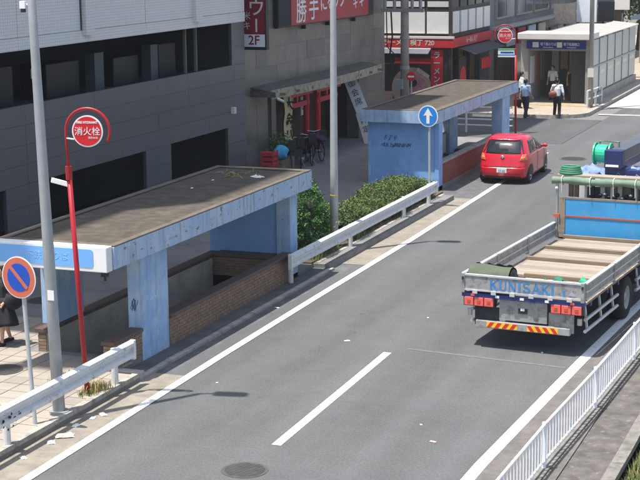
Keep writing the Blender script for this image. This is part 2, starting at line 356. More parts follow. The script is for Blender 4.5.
M['bag_brown'] = mat('brown_leather', (.2, .06, .03), .5, var=.15, scale=8)
M['bag_cyan'] = mat('cyan_bag', (.05, .35, .6), .6, var=.1, scale=8)
M['crate_red'] = mat('red_crate', (.42, .03, .035), .5, var=.1)
M['litter'] = mat('white_litter', (.75, .74, .72), .8, var=.05)
M['litter_pink'] = mat('pinkish_litter', (.7, .48, .4), .8, var=.2, scale=20)
M['print_bowl'] = mat('poster_bowl', (.5, .33, .24), .5, var=.2, scale=6)
M['print_pink'] = mat('poster_pink', (.5, .22, .25), .5, var=.25, scale=5)
M['print_cream'] = mat('poster_cream', (.6, .5, .4), .5, var=.2, scale=6)
M['paint_mark'] = mat('grey_graffiti', (.075, .11, .22), .6, var=.1)
M['paint_pale'] = mat('pale_scrawl', (.45, .58, .78), .6, var=.1)

def mosaic():
    m = bpy.data.materials.new('white_mosaic'); m.use_nodes = True; n = m.node_tree.nodes; l = m.node_tree.links; b = n['Principled BSDF']
    g = n.new('ShaderNodeNewGeometry').outputs['Position']
    sp = n.new('ShaderNodeSeparateXYZ'); l.new(g, sp.inputs[0]); cb = n.new('ShaderNodeCombineXYZ'); l.new(sp.outputs[1], cb.inputs[0]); l.new(sp.outputs[2], cb.inputs[1])
    t = n.new('ShaderNodeTexBrick'); l.new(cb.outputs[0], t.inputs['Vector']); t.offset = 0
    t.inputs['Scale'].default_value = 1; t.inputs['Brick Width'].default_value = .1; t.inputs['Row Height'].default_value = .075; t.inputs['Mortar Size'].default_value = .008
    t.inputs['Color1'].default_value = (.70, .695, .69, 1); t.inputs['Color2'].default_value = (.66, .655, .65, 1); t.inputs['Mortar'].default_value = (.52, .52, .525, 1)
    l.new(t.outputs['Color'], b.inputs['Base Color']); b.inputs['Roughness'].default_value = .35
    bp = n.new('ShaderNodeBump'); bp.inputs['Strength'].default_value = .2; bp.inputs['Distance'].default_value = .006; bp.invert = True
    l.new(t.outputs['Fac'], bp.inputs['Height']); l.new(bp.outputs[0], b.inputs['Normal'])
    return m
M['mosaic_white'] = mosaic()

# ================================================================== THE SETTING
PIT = (-15.36, -13.62, 24.95, 32.34)               # stairwell under the near entrance
PIT2 = (-16.1, -14.15, 47.2, 55.2)               # stairwell under the far entrance
def sheet(name, m, x0, x1, y0, y1, z, holes=(), th=0):
    """a horizontal sheet (or slab of thickness th) with rectangular holes"""
    xs = sorted({x0, x1, *[v for h in holes for v in h[:2] if x0 < v < x1]}); ys = sorted({y0, y1, *[v for h in holes for v in h[2:] if y0 < v < y1]})
    b = MB()
    for i in range(len(xs)-1):
        for j in range(len(ys)-1):
            cx, cy = (xs[i]+xs[i+1])/2, (ys[j]+ys[j+1])/2
            if any(h[0] < cx < h[1] and h[2] < cy < h[3] for h in holes): continue
            b.add([(xs[i], ys[j], z), (xs[i+1], ys[j], z), (xs[i+1], ys[j+1], z), (xs[i], ys[j+1], z)], [(0, 1, 2, 3)])
    o = b.build(name, m, fix=False)
    bm = bmesh.new(); bm.from_mesh(o.data); bmesh.ops.remove_doubles(bm, verts=bm.verts, dist=1e-4)
    if th:
        ret = bmesh.ops.extrude_face_region(bm, geom=bm.faces[:]); bmesh.ops.translate(bm, verts=[v for v in ret['geom'] if isinstance(v, bmesh.types.BMVert)], vec=(0, 0, -th))
        bmesh.ops.recalc_face_normals(bm, faces=bm.faces)
    bm.to_mesh(o.data); bm.free()
    return struct(o)
sheet('ground', M['ground'], -400, 400, -60, 700, -.03, (PIT, PIT2, (-5.3, 9, -30, 62)))
sheet('road', M['asphalt'], -12.6, -5.35, -20, 160, 0)
sheet('side_street', M['asphalt_old'], -70, -12.62, 58.6, 66.9, 0)
sheet('road_shoulder', M['shoulder'], -13.9, -12.602, 24.2, 58.6, -.004, (PIT,))
sheet('gutter', M['gutter'], -12.9, -12.16, -20, 24.6, .004)
sheet('gutter', M['gutter'], -13.12, -12.34, 34.9, 45.2, .004)
ds = MB(); ds.grid([[(x, y, .003), (-4.6 if y < 35 else -3.9, y, .003)] for x, y in ((-5.9, -20), (-5.9, 5), (-5.72, 21.7), (-5.46, 28.0), (-5.2, 32.8), (-4.8, 40), (-4.65, 60))]); struct(ds.build('dusty_shoulder', M['rshoulder'], fix=False))
sheet('pale_road', M['pale_road'], -13.4, 10, 72, 160, .004)
SW = .15
sheet('sidewalk', M['sidewalk'], -20.6, -12.99, 24.2, 58.6, SW-.012, (PIT, PIT2, (-13.42, -12.9, 24.0, 34.1), (-13.9, -12.9, 44.9, 58.7)), .3)
sw = sheet('sidewalk', M['joint'], -20.6, -12.99, 5, 24.2, SW-.012, (), .3)
# loose-laid pavers, one by one where they can be told apart
tile = [meshof(MB().box(-.192, .192, -.192, .192, -.03, .0), M[k], 'paver') for k in ('paver', 'paver', 'paver_dark')]
for i in range(12):
    for j in range(22):
        x = -13.19-.4*i; y = 18.5+.4*j
        if y > 26.9 or (x > -15.75 and y > 24.7) or (x > -13.5 and y > 23.8): continue
        piece('paver', random.choice(tile), sw, (x, y, SW+random.uniform(-.002, .003)))
# kerbs of single stones
def kerb(x0, x1, y0, y1, z, step=.6, name='kerb'):
    k = struct(box(name, M['joint'], (x0+.01, x1-.01, y0, y1, -.1, z-.02)))
    n = int(round((y1-y0)/step)); L = (y1-y0)/n
    me = meshof(MB().box(x0, x1, -L/2+.006, L/2-.006, -.08, 0), M['kerb'], 'kerb_stone')
    for i in range(n): piece('kerb_stone', me, k, (random.uniform(-.004, .004), y0+L*(i+.5), z+random.uniform(-.003, .003)))
    return k
kerb(-13.0, -12.88, 16.8, 24.0, SW+.01)
struct(box('kerb_end', M['kerb'], (-13.415, -12.885, 24.002, 24.21, -.05, SW+.012), None, .02)); kerb(-13.03, -12.9, 24.22, 34.2, .05, .6, 'low_kerb'); struct(box('kerb_strip', M['shoulder'], (-13.4, -13.03, 24.22, 34.2, -.05, .045)))
kerb(-13.12, -13.01, 34.2, 45.0, .05)
kerb(-13.40, -13.3, 34.2, 45.0, SW+.0, name='planter_kerb'); struct(box('planter_edge', M['gutter'], (-13.299, -13.121, 34.2, 45.0, -.05, .06)))
box_ = box('planting_bed', M['soil'], (-15.0, -13.43, 34.0, 45.2, .05, SW+.03)); struct(box_)
# right hand verge
struct(box('verge', M['moss_conc'], (-4.95, -3.97, -20, 60, -.9, -.02)))
fk = MB(); fk.prism([(-5.02, 10), (-4.98, 18.5), (-4.91, 21.75), (-4.77, 25.0), (-4.67, 28.25), (-4.55, 31.5), (-4.35, 36), (-4.22, 36), (-4.42, 31.5), (-4.54, 28.25), (-4.64, 25.0), (-4.78, 21.75), (-4.85, 18.5), (-4.89, 10)], (-.8, .04), lambda u, v, w: (u, v, w)); struct(fk.build('fence_kerb', M['kerb_dull'], bevel=.01))
M['kerb'], keep_ = M['kerb_dull'], M['kerb']
kerb(-3.96, -3.76, 18.6, 32.4, .03, 1.2, 'verge_kerb')
M['kerb'] = keep_
struct(box('embankment', M['soil'], (-3.75, 8, -20, 60, -1.4, -.2)))
# station corner
stp = MB().prism([(-60, 67.1), (-15.2, 67.1)] + arc(-15.2, 68.7, 1.6, -90, 0, 8) + [(-13.6, 160), (-60, 160)], (-.2, .12), lambda u, v, w: (u, v, w)).build('station_pavement', M['station_pave']); struct(stp)
b = MB()
ed = [(-40, 67.02), (-15.2, 67.02)] + arc(-15.2, 68.7, 1.68, -90, 0, 8) + [(-13.52, 158)]
ei = [(-40, 67.2), (-15.2, 67.2)] + arc(-15.2, 68.7, 1.5, -90, 0, 8) + [(-13.7, 158)]
b.prism(ed + ei[::-1], (-.1, .14), lambda u, v, w: (u, v, w)); struct(b.build('station_kerb', M['kerb']))
me = meshof(MB().box(-.14, .14, -.14, .14, 0, .012), mat('tactile_yellow', (.38, .29, .08), .8, var=.1), 'tactile_tile')
for i in range(16): piece('tactile_tile', me, stp, (-18.2+.3*i, 71.2, .12))

# road markings
def stripe(name, pts, wd, z=.005):
    b = MB(); P = []
    for i, p in enumerate(pts):
        t = Vector((pts[min(i+1, len(pts)-1)][0]-pts[max(i-1, 0)][0], pts[min(i+1, len(pts)-1)][1]-pts[max(i-1, 0)][1])).normalized()
        P.append([(p[0]-t.y*wd/2, p[1]+t.x*wd/2, z), (p[0]+t.y*wd/2, p[1]-t.x*wd/2, z)])
    return struct(b.grid(P).build(name, M['road_paint'], fix=False))
stripe('edge_line', [(-12.02, 5), (-12.06, 18.7), (-12.2, 26), (-12.25, 31.5), (-12.27, 38.3), (-12.45, 49), (-12.62, 56)], .17, .012)
stripe('edge_line', [(-6.0, 5), (-5.82, 21.7), (-5.56, 28.0), (-5.3, 32.8), (-4.9, 40), (-4.75, 60)], .2)
stripe('lane_dash', [(-9.135, 21.5), (-9.235, 27.35)], .16)
js = stripe('road_joint', [(-8.95, 27.75), (-5.75, 27.4)], .09, .004); js.data.materials.clear(); js.data.materials.append(M['pale_road_seam'])
stripe('stop_line', [(-13.2, 69.0), (-9, 69.2)], .25, .009)
for y in (76, 82, 88): stripe('lane_dash', [(-11.5, y), (-11.3, y+3)], .18, .009)

# manhole covers
def manhole(x, y, r, label, z=.0):
    t = thing('manhole_cover', label, 'manhole', (x, y, z))
    MB().prism(arc(0, 0, r, 0, 360, 32)[:-1], (-.05, .008), lambda u, v, w: (u, v, w)).build('frame_ring', M['iron'], t)
    b = MB().prism(arc(0, 0, r*.88, 0, 360, 32)[:-1], (.0, .012), lambda u, v, w: (u, v, w)).build('lid', M['iron'], t)
    st = MB(); n = 9
    for i in range(-n, n+1):
        yy = i*r*.85/n; h = math.sqrt(max(0, (r*.84)**2-yy*yy))
        if h > .03: st.box(-h, h, yy-.009, yy+.009, .011, .019)
    o = st.build('tread_ribs', M['iron'], b)
    return t
manhole(-9.13, 20.25, .36, 'round ribbed iron manhole cover in the road at the bottom edge')
manhole(-11.35, 54.7, .5, 'distant round iron manhole cover in the road beside the red car')
manhole(-17.67, 28.55, .34, 'dark round manhole cover on the shaded sidewalk behind the grey pole', SW-.005)
manhole(-15.4, 23.4, .36, 'brownish round manhole cover in the sunlit beige pavers', SW+.004)

# ================================================================== UNDERPASS ENTRANCES
def bricks(parent, m, x0, x1, y0, y1, z0, z1, bl=.215, bh=.068):
    """a brick parapet: mortar core with every brick standing proud"""
    core = box('mortar_core', M['mortar'], (x0+.008, x1-.008, y0+.008, y1-.008, z0, z1-.002), parent)
    b = MB(); nz = int((z1-z0)/bh)
    for k in range(nz):
        za = z0+k*bh; off = (k % 2)*bl/2; y = y0-off
        while y < y1:
            a, c = max(y0, y), min(y1, y+bl-.011)
            if c-a > .03:
                j = random.uniform(-.003, .003)
                b.box(x0-j, x1+j, a, c, za, za+bh-.011)
            y += bl
    o = b.build('bricks', m, parent); o['kind'] = 'stuff'; return o

SH1 = thing('underpass_entrance', 'weathered blue underpass entrance shelter with blue sign board and brown brick walls, nearest the camera', 'entrance shelter')
ZT, ZB = 2.57, 2.13
# roof slab with peeling blue fascia on each side
box('roof_slab', M['ceiling'], (-15.5, -13.3, 23.85, 33.25, ZB+.02, ZT-.08), SH1)
box('fascia', M['blue_peel'], (-13.3, -13.16, 23.72, 33.42, ZB, ZT-.03), SH1, .01)
box('fascia', M['blue_peel'], (-15.64, -15.5, 23.72, 33.42, ZB, ZT-.03), SH1, .01)
box('fascia', M['blue_peel'], (-15.5, -13.3, 33.25, 33.42, ZB+.001, ZT-.03), SH1, .01)
box('fascia', M['blue_peel'], (-15.5, -13.3, 23.72, 23.85, ZB+.001, ZT-.03), SH1, .01)
rt1 = box('roof_surface', M['roof_top'], (-15.5, -13.3, 23.85, 33.25, ZT-.08, ZT-.035), SH1)
b = MB(); b.box(-13.3, -13.162, 23.74, 33.4, ZT-.03, ZT); b.box(-15.62, -15.46, 23.74, 33.4, ZT-.03, ZT); b.box(-15.46, -13.3, 33.2, 33.4, ZT-.031, ZT-.002); b.box(-15.46, -13.3, 23.74, 23.9, ZT-.031, ZT-.002)
b.build('roof_rim', M['roof_rim'], SH1, bevel=.012)
# pillars, end wall
box('pillar', M['blue_paint'], (-13.7, -13.41, 25.15, 26.28, 0.0, ZB+.02), SH1, .012)
box('pillar', M['blue_paint'], (-15.6, -15.31, 25.15, 26.28, .6, ZB+.02), SH1, .012)
ew = box('end_wall', M['blue_wall'], (-15.55, -13.78, 32.75, 33.05, .1, ZB+.02), SH1)
pl = box('pillar', M['blue_paint'], (-13.78, -13.42, 32.66, 33.1, 0, ZB+.02), SH1, .012)
# brick parapets with brown coping
bricks(SH1, M['brick_brown'], -13.62, -13.42, 24.0, 25.145, 0, .62)
bricks(SH1, M['brick_brown'], -13.60, -13.40, 26.285, 32.65, 0, .62)
bricks(SH1, M['brick_brown'], -15.5, -15.32, 24.8, 32.74, .0, .52)
box('plaster_lining', M['plaster'], (-15.319, -15.3, 24.82, 32.34, -2.7, .519), SH1); box('plaster_lining', M['plaster'], (-13.64, -13.621, 26.29, 32.34, -2.7, .61), SH1)
bricks(SH1, M['brick_brown'], -15.29, -13.79, 32.35, 32.74, .0, .56)
for c in ((-13.66, -13.38, 23.97, 25.146, .62, .69), (-13.64, -13.36, 26.284, 32.655, .62, .69), (-15.54, -15.27, 24.77, 32.745, .52, .599), (-15.25, -13.8, 32.3, 32.744, .561, .63)):
    box('coping', M['coping'], c, SH1, .01)
box('light_skirting', M['panel_frame'], (-13.6, -13.39, 25.2, 26.25, -.02, -.001), SH1)
# stairwell lining and steps
def stairwell(parent, P, y0, y1, down, n, rev=False):
    x0, x1, a, c = P
    b = MB(); b.box(x0-.15, x0-.002, a-.1, c+.1, -down-.2, .0); b.box(x1+.001, x1+.15, a-.1, c+.1, -down-.2, .0)
    b.box(x0, x1, c, c+.15, -down-.2, .1); b.box(x0, x1, a-.15, a, -down-.2, .1); b.box(x0, x1, a, c, -down-.3, -down-.2)
    b.build('stairwell_lining', M['dark_conc'], parent)
    dy = (y1-y0)/n; dz = (down+.15)/n
    for k in range(n):
        ya, yb = (y0+dy*k, y0+dy*(k+1)) if not rev else (y1-dy*(k+1), y1-dy*k)
        z = .15-dz*(k+1)
        box('step', M['dark_conc'], (x0+.06, x1-.025, ya+.001, yb-.001, z-.3, z), parent)
stairwell(SH1, PIT, 25.0, 30.2, 2.6, 16)
# sign box on the end that faces the camera
sb = box('sign_board', M['panel_frame'], (-15.72, -13.2, 23.5, 23.715, ZB-.02, ZT+.0), SH1, .015)
MB().prism([(x, z) for x, z in arc(-13.52, 2.47, .05, 90, 0, 5)+arc(-13.52, 2.24, .05, 0, -90, 5)+arc(-15.5, 2.24, .05, -90, -180, 5)+arc(-15.5, 2.47, .05, 180, 90, 5)], (23.492, 23.5), lambda u, v, w: (u, w, v)).build('sign_panel', M['panel_blue'], sb)
text('lettering', '地下鉄 のりば', .17, M['panel_text'], sb, (-14.5, 23.49, 2.355), ext=.002, xs=1.0)
b = MB()
b.box(-13.38, -13.28, 23.6, 23.71, ZB-.12, ZB-.03); b.tube([(-13.33, 23.66, ZB-.08), (-13.33, 23.66, ZB-.2)], .025); b.build('drain_spout', M['black'], SH1)
# scrawls: painted pen strokes on pillar and wall
def scrawl(name, parent, m, f, w, h, n, seed, r=.008):
    rnd = random.Random(seed); b = MB(); x = 0
    for k in range(n):
        p = [f(x+rnd.uniform(-.02, .03)*j, h*(.5+.5*math.sin(j*1.9+k*1.3+rnd.uniform(-.6, .6)))) for j in range(7)]
        q = []
        for a, c in zip(p, p[1:]): q += [Vector(a).lerp(Vector(c), t/4) for t in range(4)]
        b.tube(q, r, 4); x += w/n
    return b.build(name, m, parent)
scrawl('scrawl', SH1, M['paint_pale'], lambda u, v: (-13.409, 25.4+u, 1.12+v), .4, .16, 4, 3, .012)
scrawl('scrawl', SH1, M['paint_mark'], lambda u, v: (-13.62+u*.5, 25.148, 1.0+v*1.6), .22, .16, 3, 5, .006)
# leaves and rubbish caught on the roof
lb = MB(); rnd = random.Random(5)
for k in range(32):
    x = rnd.gauss(-14.75, .3); y = rnd.gauss(32.4, .25)
    if y > 33.15: continue
    q = rnd.uniform(0, 6.3); l = rnd.uniform(.05, .16); lb.tube([(x, y, ZT-.03), (x+l*math.cos(q), y+l*math.sin(q), ZT-.01+rnd.uniform(0, .05))], .008, 4)
tag(lb.build('dry_twigs', M['grass_dry']), 'small heap of dry twigs on the far end of the near shelter roof', 'twigs')
def crumple(name, m, loc, sx, sy, sz, seed, label, cat, group=None):
    rnd = random.Random(seed); n = 7; P = [[Vector((sx*(i/(n-1)-.5)+rnd.uniform(-.1, .1)*sx/2, sy*(j/(n-1)-.5)+rnd.uniform(-.1, .1)*sy/2, rnd.uniform(0, sz)*(1 if 0 < i < n-1 and 0 < j < n-1 else .3))) for j in range(n)] for i in range(n)]
    o = MB().grid(P).build(name, m, fix=False); o.location = loc; o.rotation_euler = (0, 0, rnd.uniform(0, 3)); o.location.z += .006
    s = o.modifiers.new('solid', 'SOLIDIFY'); s.thickness = .004; s.offset = 1
    return tag(o, label, cat, group)
crumple('plastic_scrap', M['litter'], (-14.0, 32.1, ZT-.035), .3, .2, .05, 4, 'white plastic scrap lying on the near shelter roof by its far end', 'litter')
for i, (x, y) in enumerate(((-14.75, 30.2), (-14.8, 31.4))):
    crumple('paper_scrap', M['litter'], (x, y, ZT-.035), .09, .05, .015, 30+i, 'tiny pale scrap on the shaded half of the near shelter roof', 'litter', 'tiny scraps on the near shelter roof')

SH2 = thing('underpass_entrance', 'far blue underpass entrance shelter with a solid blue end wall and red brick parapet', 'entrance shelter')
ZT2, ZB2 = 2.6, 2.2
box('roof_slab', M['ceiling'], (-16.25, -14.02, 46.15, 56.5, ZB2+.02, ZT2-.08), SH2)
box('fascia', M['blue_peel'], (-14.02, -13.88, 46.0, 56.65, ZB2-.02, ZT2-.03), SH2, .01)
box('fascia', M['blue_paint'], (-16.4, -16.25, 46.0, 56.65, ZB2-.02, ZT2-.03), SH2, .01)
box('fascia', M['blue_paint'], (-16.25, -14.02, 46.0, 46.15, ZB2-.021, ZT2-.03), SH2)
box('fascia', M['blue_paint'], (-16.25, -14.02, 56.5, 56.65, ZB2-.021, ZT2-.03), SH2)
box('roof_surface', M['roof_top'], (-16.25, -14.02, 46.15, 56.5, ZT2-.08, ZT2-.035), SH2)
b = MB(); b.box(-14.12, -13.882, 46.02, 56.63, ZT2-.03, ZT2); b.box(-16.38, -16.22, 46.02, 56.63, ZT2-.03, ZT2); b.box(-16.22, -14.12, 46.02, 46.17, ZT2-.031, ZT2-.002); b.box(-16.22, -14.12, 56.45, 56.63, ZT2-.031, ZT2-.002)
b.build('roof_rim', M['roof_rim'], SH2, bevel=.012)
box('end_wall', M['blue_wall'], (-16.3, -14.05, 46.35, 46.7, .1, ZB2), SH2, .01)
box('pillar', M['blue_wall'], (-14.048, -13.9, 46.33, 46.72, -.02, ZB2), SH2, .01)
box('pillar', M['blue_paint'], (-14.35, -13.95, 54.5, 55.6, 0, ZB2), SH2, .012)
box('pillar', M['blue_paint'], (-16.3, -15.95, 54.5, 55.6, 0, ZB2), SH2, .012)
bricks(SH2, M['brick_red'], -14.12, -13.92, 46.73, 54.49, 0, .82)
bricks(SH2, M['brick_red'], -16.3, -16.1, 46.71, 54.49, 0, .78)
box('coping', M['kerb'], (-14.15, -13.89, 46.73, 54.49, .82, .89), SH2, .01)
box('coping', M['kerb'], (-16.33, -16.07, 46.71, 54.49, .78, .85), SH2, .01)
box('inner_lining', M['off_white'], (-16.095, -16.06, 46.72, 54.4, .1, .779), SH2)
stairwell(SH2, PIT2, 49.5, 55.0, 2.6, 16, True)
scrawl('graffiti', SH2, M['paint_mark'], lambda u, v: (-15.75+u, 46.345, 1.35+v), 1.0, .14, 9, 11, .009)
scrawl('graffiti', SH2, M['paint_mark'], lambda u, v: (-15.7+u, 46.345, 1.55+v), .5, .2, 3, 12, .006)
for z in (.35, 1.0): box('base_strip', M['blue_paint'], (-16.28, -16.2, 46.335, 46.349, z, z+.5), SH2)

# ================================================================== GUARD RAILS
def wprof():                                      # cross section of a corrugated beam: depth, height
    return [(0, -.175), (.012, -.165), (.075, -.13), (.08, -.075), (.02, -.03), (.02, .03), (.08, .075), (.075, .13), (.012, .165), (0, .175)]
def guard_rail(label, x, ya, yb, zc, posts, dx=0., post_z=SW):
    t = thing('guard_rail', label, 'guard rail', (x, ya, 0))
    L = yb-ya; n = 24
    P = [[(d+dx*k/n*L, L*k/n, zc+h) for d, h in wprof()] for k in range(n+1)]
    o = MB().grid(P).build('beam', M['white_rail'], t, fix=False); s = o.modifiers.new('solid', 'SOLIDIFY'); s.thickness = .006
    o.data.polygons.foreach_set('use_smooth', [False]*len(o.data.polygons))
    for e, yy in ((0, -.03), (1, L-.04)):
        MB().box(-.01, .09, yy, yy+.07, zc-.18, zc+.18).build('end_plate', M['white_rail'], t, bevel=.01)
    for p in posts:
        q = MB().tube([(-.1, p-ya, post_z-.1), (-.1, p-ya, zc+.12)], .062, 12).build('post', M['white_rail'], t, smooth=False)
        MB().box(-.06, .01, p-ya-.04, p-ya+.04, zc-.09, zc+.09).build('bracket', M['galv'], q)
        for h in (-.06, .06): MB().tube([(.0, p-ya, zc+h), (.04, p-ya, zc+h)], .018, 8).build('bolt', M['galv'], q)
    return t
GR1 = guard_rail('white corrugated guard rail with black scuffs in front of the no-parking sign', -12.88, 15.7, 23.7, .69, (16.2, 19.72, 23.25))
guard_rail('white corrugated guard rail running in front of the clipped hedge', -13.18, 31.95, 43.5, .61, (32.3, 36.37, 40.8, 43.2))
sc = MB(); rnd = random.Random(2)
for k in range(26):
    y = 19.3+abs(rnd.gauss(0, .35)); z = .62+rnd.gauss(0, .06); r = rnd.uniform(.008, .03)
    sc.prism([(r*math.cos(a)*rnd.uniform(.5, 1.5), r*math.sin(a)*rnd.uniform(.5, 1.2)) for a in [j*1.05 for j in range(6)]], (0, .003), lambda u, v, w: (-12.802+w, y+u, z+v))

so_ = sc.build('scuff_marks', M['ink']); so_['kind'] = 'stuff'; so_.parent = GR1; so_.matrix_parent_inverse = Matrix.Translation((12.88, -15.7, 0))
# ================================================================== RIGHT HAND FENCE
FP = [(-4.98, 15.3), (-4.93, 18.5), (-4.86, 21.75), (-4.72, 25.0), (-4.62, 28.25), (-4.5, 31.5), (-4.38, 34.7)]
fence = thing('picket_fence', 'low white steel fence with thin upright bars along the right road edge', 'fence')
for i, p in enumerate(FP):
    q = MB().box(-.03, .03, -.03, .03, 0, .72).build('post', M['white_fence'], fence, bevel=.006); q.location = (*p, .03)
    MB().ball((0, 0, .72), .036, 6, (1, 1, .5)).build('cap', M['white_fence'], q)
bar = meshof(MB().tube([(0, 0, .13), (0, 0, .67)], .0125, 6), M['white_fence'], 'upright_bar')
for a, c in zip(FP, FP[1:]):
    A, B = Vector((*a, .03)), Vector((*c, .03))
    for z, r in ((.69, .022), (.12, .018)): MB().tube([A+Vector((0, 0, z)), B+Vector((0, 0, z))], r, 8).build('rail', M['white_fence'], fence)
    for k in range(1, 19):
        piece('upright_bar', bar, fence, A.lerp(B, k/19))

# ================================================================== STREET LAMPS AND SIGNS
def lamp_post(label, x, y, lean, h=10.2, head_dir=(1, .25), band=False):
    t = thing('street_lamp', label, 'street lamp', (x, y, SW))
    top = Vector((lean*h, 0, h))
    MB().tube([(0, 0, -.02), (lean*2, 0, 2), (lean*6, 0, 6), (*top.xy, h-.3)], [.105, .098, .075, .055], 16).build('pole', M['galv_light'] if band else M['galv'], t, smooth=True)
    MB().tube([(0, 0, -.02), (0, 0, .03)], .17, 16).build('base_flange', M['galv'], t)
    a = MB(); d = Vector((head_dir[0], head_dir[1], 0)).normalized()
    pts = [Vector((lean*(h-.4), 0, h-.4)) + d*(.22*(k/8)**1.6) + Vector((0, 0, .4*math.sin(k/8*1.5))) for k in range(9)]
    a.tube(pts, .035, 8).build('arm', M['galv'], t, smooth=True)
    e = pts[-1]; hm = MB(); q = math.atan2(d.y, d.x); Mx = Matrix.Translation(e) @ Matrix.Rotation(q, 4, 'Z')
    hm.box(-.05, .55, -.14, .14, -.07, .07, Mx); ho = hm.build('lamp_head', M['galv'], t, bevel=.05)
    MB().box(.08, .6, -.1, .1, -.09, -.075, Mx).build('lens', M['frost'], ho)
    if band:
        for z in (1.35,): MB().tube([(lean*z, 0, z), (lean*z, 0, z+.02)], .103, 16).build('band', M['stripe_yellow'], t)
    else:
        MB().box(-.06, .06, -.104, -.098, 1.95, 2.12).build('sticker', M['sign_white'], t)
        MB().tube([(0, -.1, .35), (0, -.1, .55)], .03, 8).build('access_cover', M['galv'], t)
    return t, top
lp1, _ = lamp_post('tall grey street lamp pole rising in front of the blue sign board', -13.08, 21.48, -.024, 10.0, (1, .2))
cv = MB(); cv.box(-.36, -.26, -.06, .05, 6.72, 6.84); cv.tube([(-.3, -.0, 6.78), (-.17, 0, 6.78)], .02); cv.build('camera_box', M['sign_white'], lp1); MB().box(-.34, -.28, -.062, .0, 6.66, 6.72).build('camera_lens', M['black'], lp1)
lp2, _ = lamp_post('pale street lamp pole standing behind the hedge guard rail', -13.62, 36.1, .004, 10.0, (1, .2), True)

def disc_y(name, m, parent, c, r, y0, y1, n=40):
    return MB().prism(arc(c[0], c[1], r, 0, 360, n)[:-1], (y0, y1), lambda u, v, w: (u, w, v)).build(name, m, parent)
def ring_y(name, m, parent, c, r, tr, a0=0, a1=360, n=40, y=0):
    return MB().tube([(u, y, v) for u, v in arc(c[0], c[1], r, a0, a1, n)], tr, 8).build(name, m, parent, smooth=True)
# no parking
t = thing('no_parking_sign', 'round blue no-parking sign with faded red ring and slash on a pale post', 'road sign', (-13.12, 20.78, SW), R(-8))
MB().tube([(0, 0, -.02), (-.14, 0, 2.75)], .036, 12).build('post', M['galv_light'], t)
cx, cz = -.14, 2.46
disc_y('backing', M['galv'], t, (cx, cz), .345, -.055, -.05); disc_y('rim', M['sign_white'], t, (cx, cz), .345, -.062, -.0551)
disc_y('red_ring', M['sign_orange'], t, (cx, cz), .328, -.066, -.0621); disc_y('blue_face', M['sign_blue'], t, (cx, cz), .232, -.070, -.0661)
MB().box(-.236, .236, -.074, -.0701, -.03, .03, Matrix.Translation((cx, 0, cz)) @ Matrix.Rotation(R(45), 4, 'Y')).build('slash', M['sign_orange'], t)
MB().box(cx-.03, cx+.05, -.05, .03, cz-.12, cz-.09).build('bracket', M['galv'], t); MB().box(cx-.03, cx+.05, -.05, .03, cz+.09, cz+.12).build('bracket', M['galv'], t)
# arrow sign
t = thing('arrow_sign', 'round blue sign with a white upward arrow on a pale post before the far shelter', 'road sign', (-13.28, 43.3, SW), R(-8))
MB().tube([(0, 0, -.02), (-.02, 0, 2.75)], .034, 12).build('post', M['galv_light'], t)
disc_y('backing', M['galv'], t, (-.03, 2.6), .32, -.055, -.05); disc_y('rim', M['sign_white'], t, (-.03, 2.6), .32, -.062, -.0551); disc_y('blue_face', M['sign_cyan'], t, (-.03, 2.6), .29, -.066, -.0621)
MB().prism([(-.05, -.22), (.05, -.22), (.05, .03), (.15, .0), (0, .24), (-.15, .0), (-.05, .03)], (-.07, -.0661), lambda u, v, w: (u-.03, w, v+2.6)).build('arrow', M['sign_white'], t)
# fire hydrant signs: a hooked red pole with a red disc inside the hook
def hydrant_sign(label, x, y, h, r, rz, lean, flip=1, z0=SW, plate=True):
    t = thing('hydrant_sign', label, 'fire hydrant sign', (x, y, z0), rz)
    R2 = r*1.42; zc = h
    X = lambda z: lean*z
    px = X(zc-.2)
    MB().tube([(0, 0, -.02), (X(zc*.85), 0, zc*.85)], .045, 12).build('pole', M['red_paint'], t, smooth=True)
    c = (px+flip*(R2), zc)
    pts = [(X(zc*.83), 0, zc*.83), (px, 0, zc-.15)] + [(c[0]-flip*R2*math.cos(R(a)), 0, zc+R2*math.sin(R(a))) for a in range(0, 216, 8)]
    MB().tube(pts, .026, 10).build('hook', M['red_paint'], t, smooth=True)
    MB().tube([(X(zc*.83), 0, zc*.82), (X(zc*.86), 0, zc*.87)], .06, 10).build('collar', M['red_paint'], t)
    d = disc_y('disc_rim', M['sign_white'], t, c, r, -.02, .0); f = disc_y('disc_face', M['sign_red'], t, c, r*.915, -.024, -.0201)
    text('lettering', '消火栓', r*.56, M['sign_white'], t, (c[0], -.026, zc-.01), ext=.003)
    text('lettering', 'FIRE HYDRANT', r*.2, M['sign_white'], t, (c[0], -.026, zc+r*.55), ext=.002, bold=.002)
    text('lettering', '消防水利', r*.16, M['sign_white'], t, (c[0]+r*.35, -.026, zc-r*.42), ext=.002)
    for s in (.0,): MB().tube([(px, -.01, zc-.12), (c[0]-flip*r*.9, -.01, zc-.14)], .014, 6).build('stay', M['sign_white'], t)
    if plate: MB().box(-.34, .0, -.012, .012, -.045, .045, Matrix.Translation((X(zc*.8), 0, zc*.8)) @ Matrix.Rotation(R(14), 4, 'Y')).build('name_plate', M['sign_white'], t, bevel=.01)
    return t
hydrant_sign('red hooked fire hydrant sign standing beside the near blue shelter', -13.16, 22.57, 4.62, .27, R(12), -.042)
hs = hydrant_sign('small distant red fire hydrant sign with a white plate below, by the street corner', -15.05, 61.0, 4.02, .3, R(10), -.012, -1, 0, False)
pb = MB().box(-.75, -.02, -.03, -.01, 3.15, 3.5).build('advert_plate', M['sign_white'], hs); MB().box(-.75, -.02, -.034, -.0301, 3.42, 3.5).build('green_strip', mat('advert_green', (.1, .4, .15), .5), pb); MB().box(-.75, -.02, -.034, -.0301, 3.22, 3.26).build('blue_strip', M['sign_cyan'], pb)
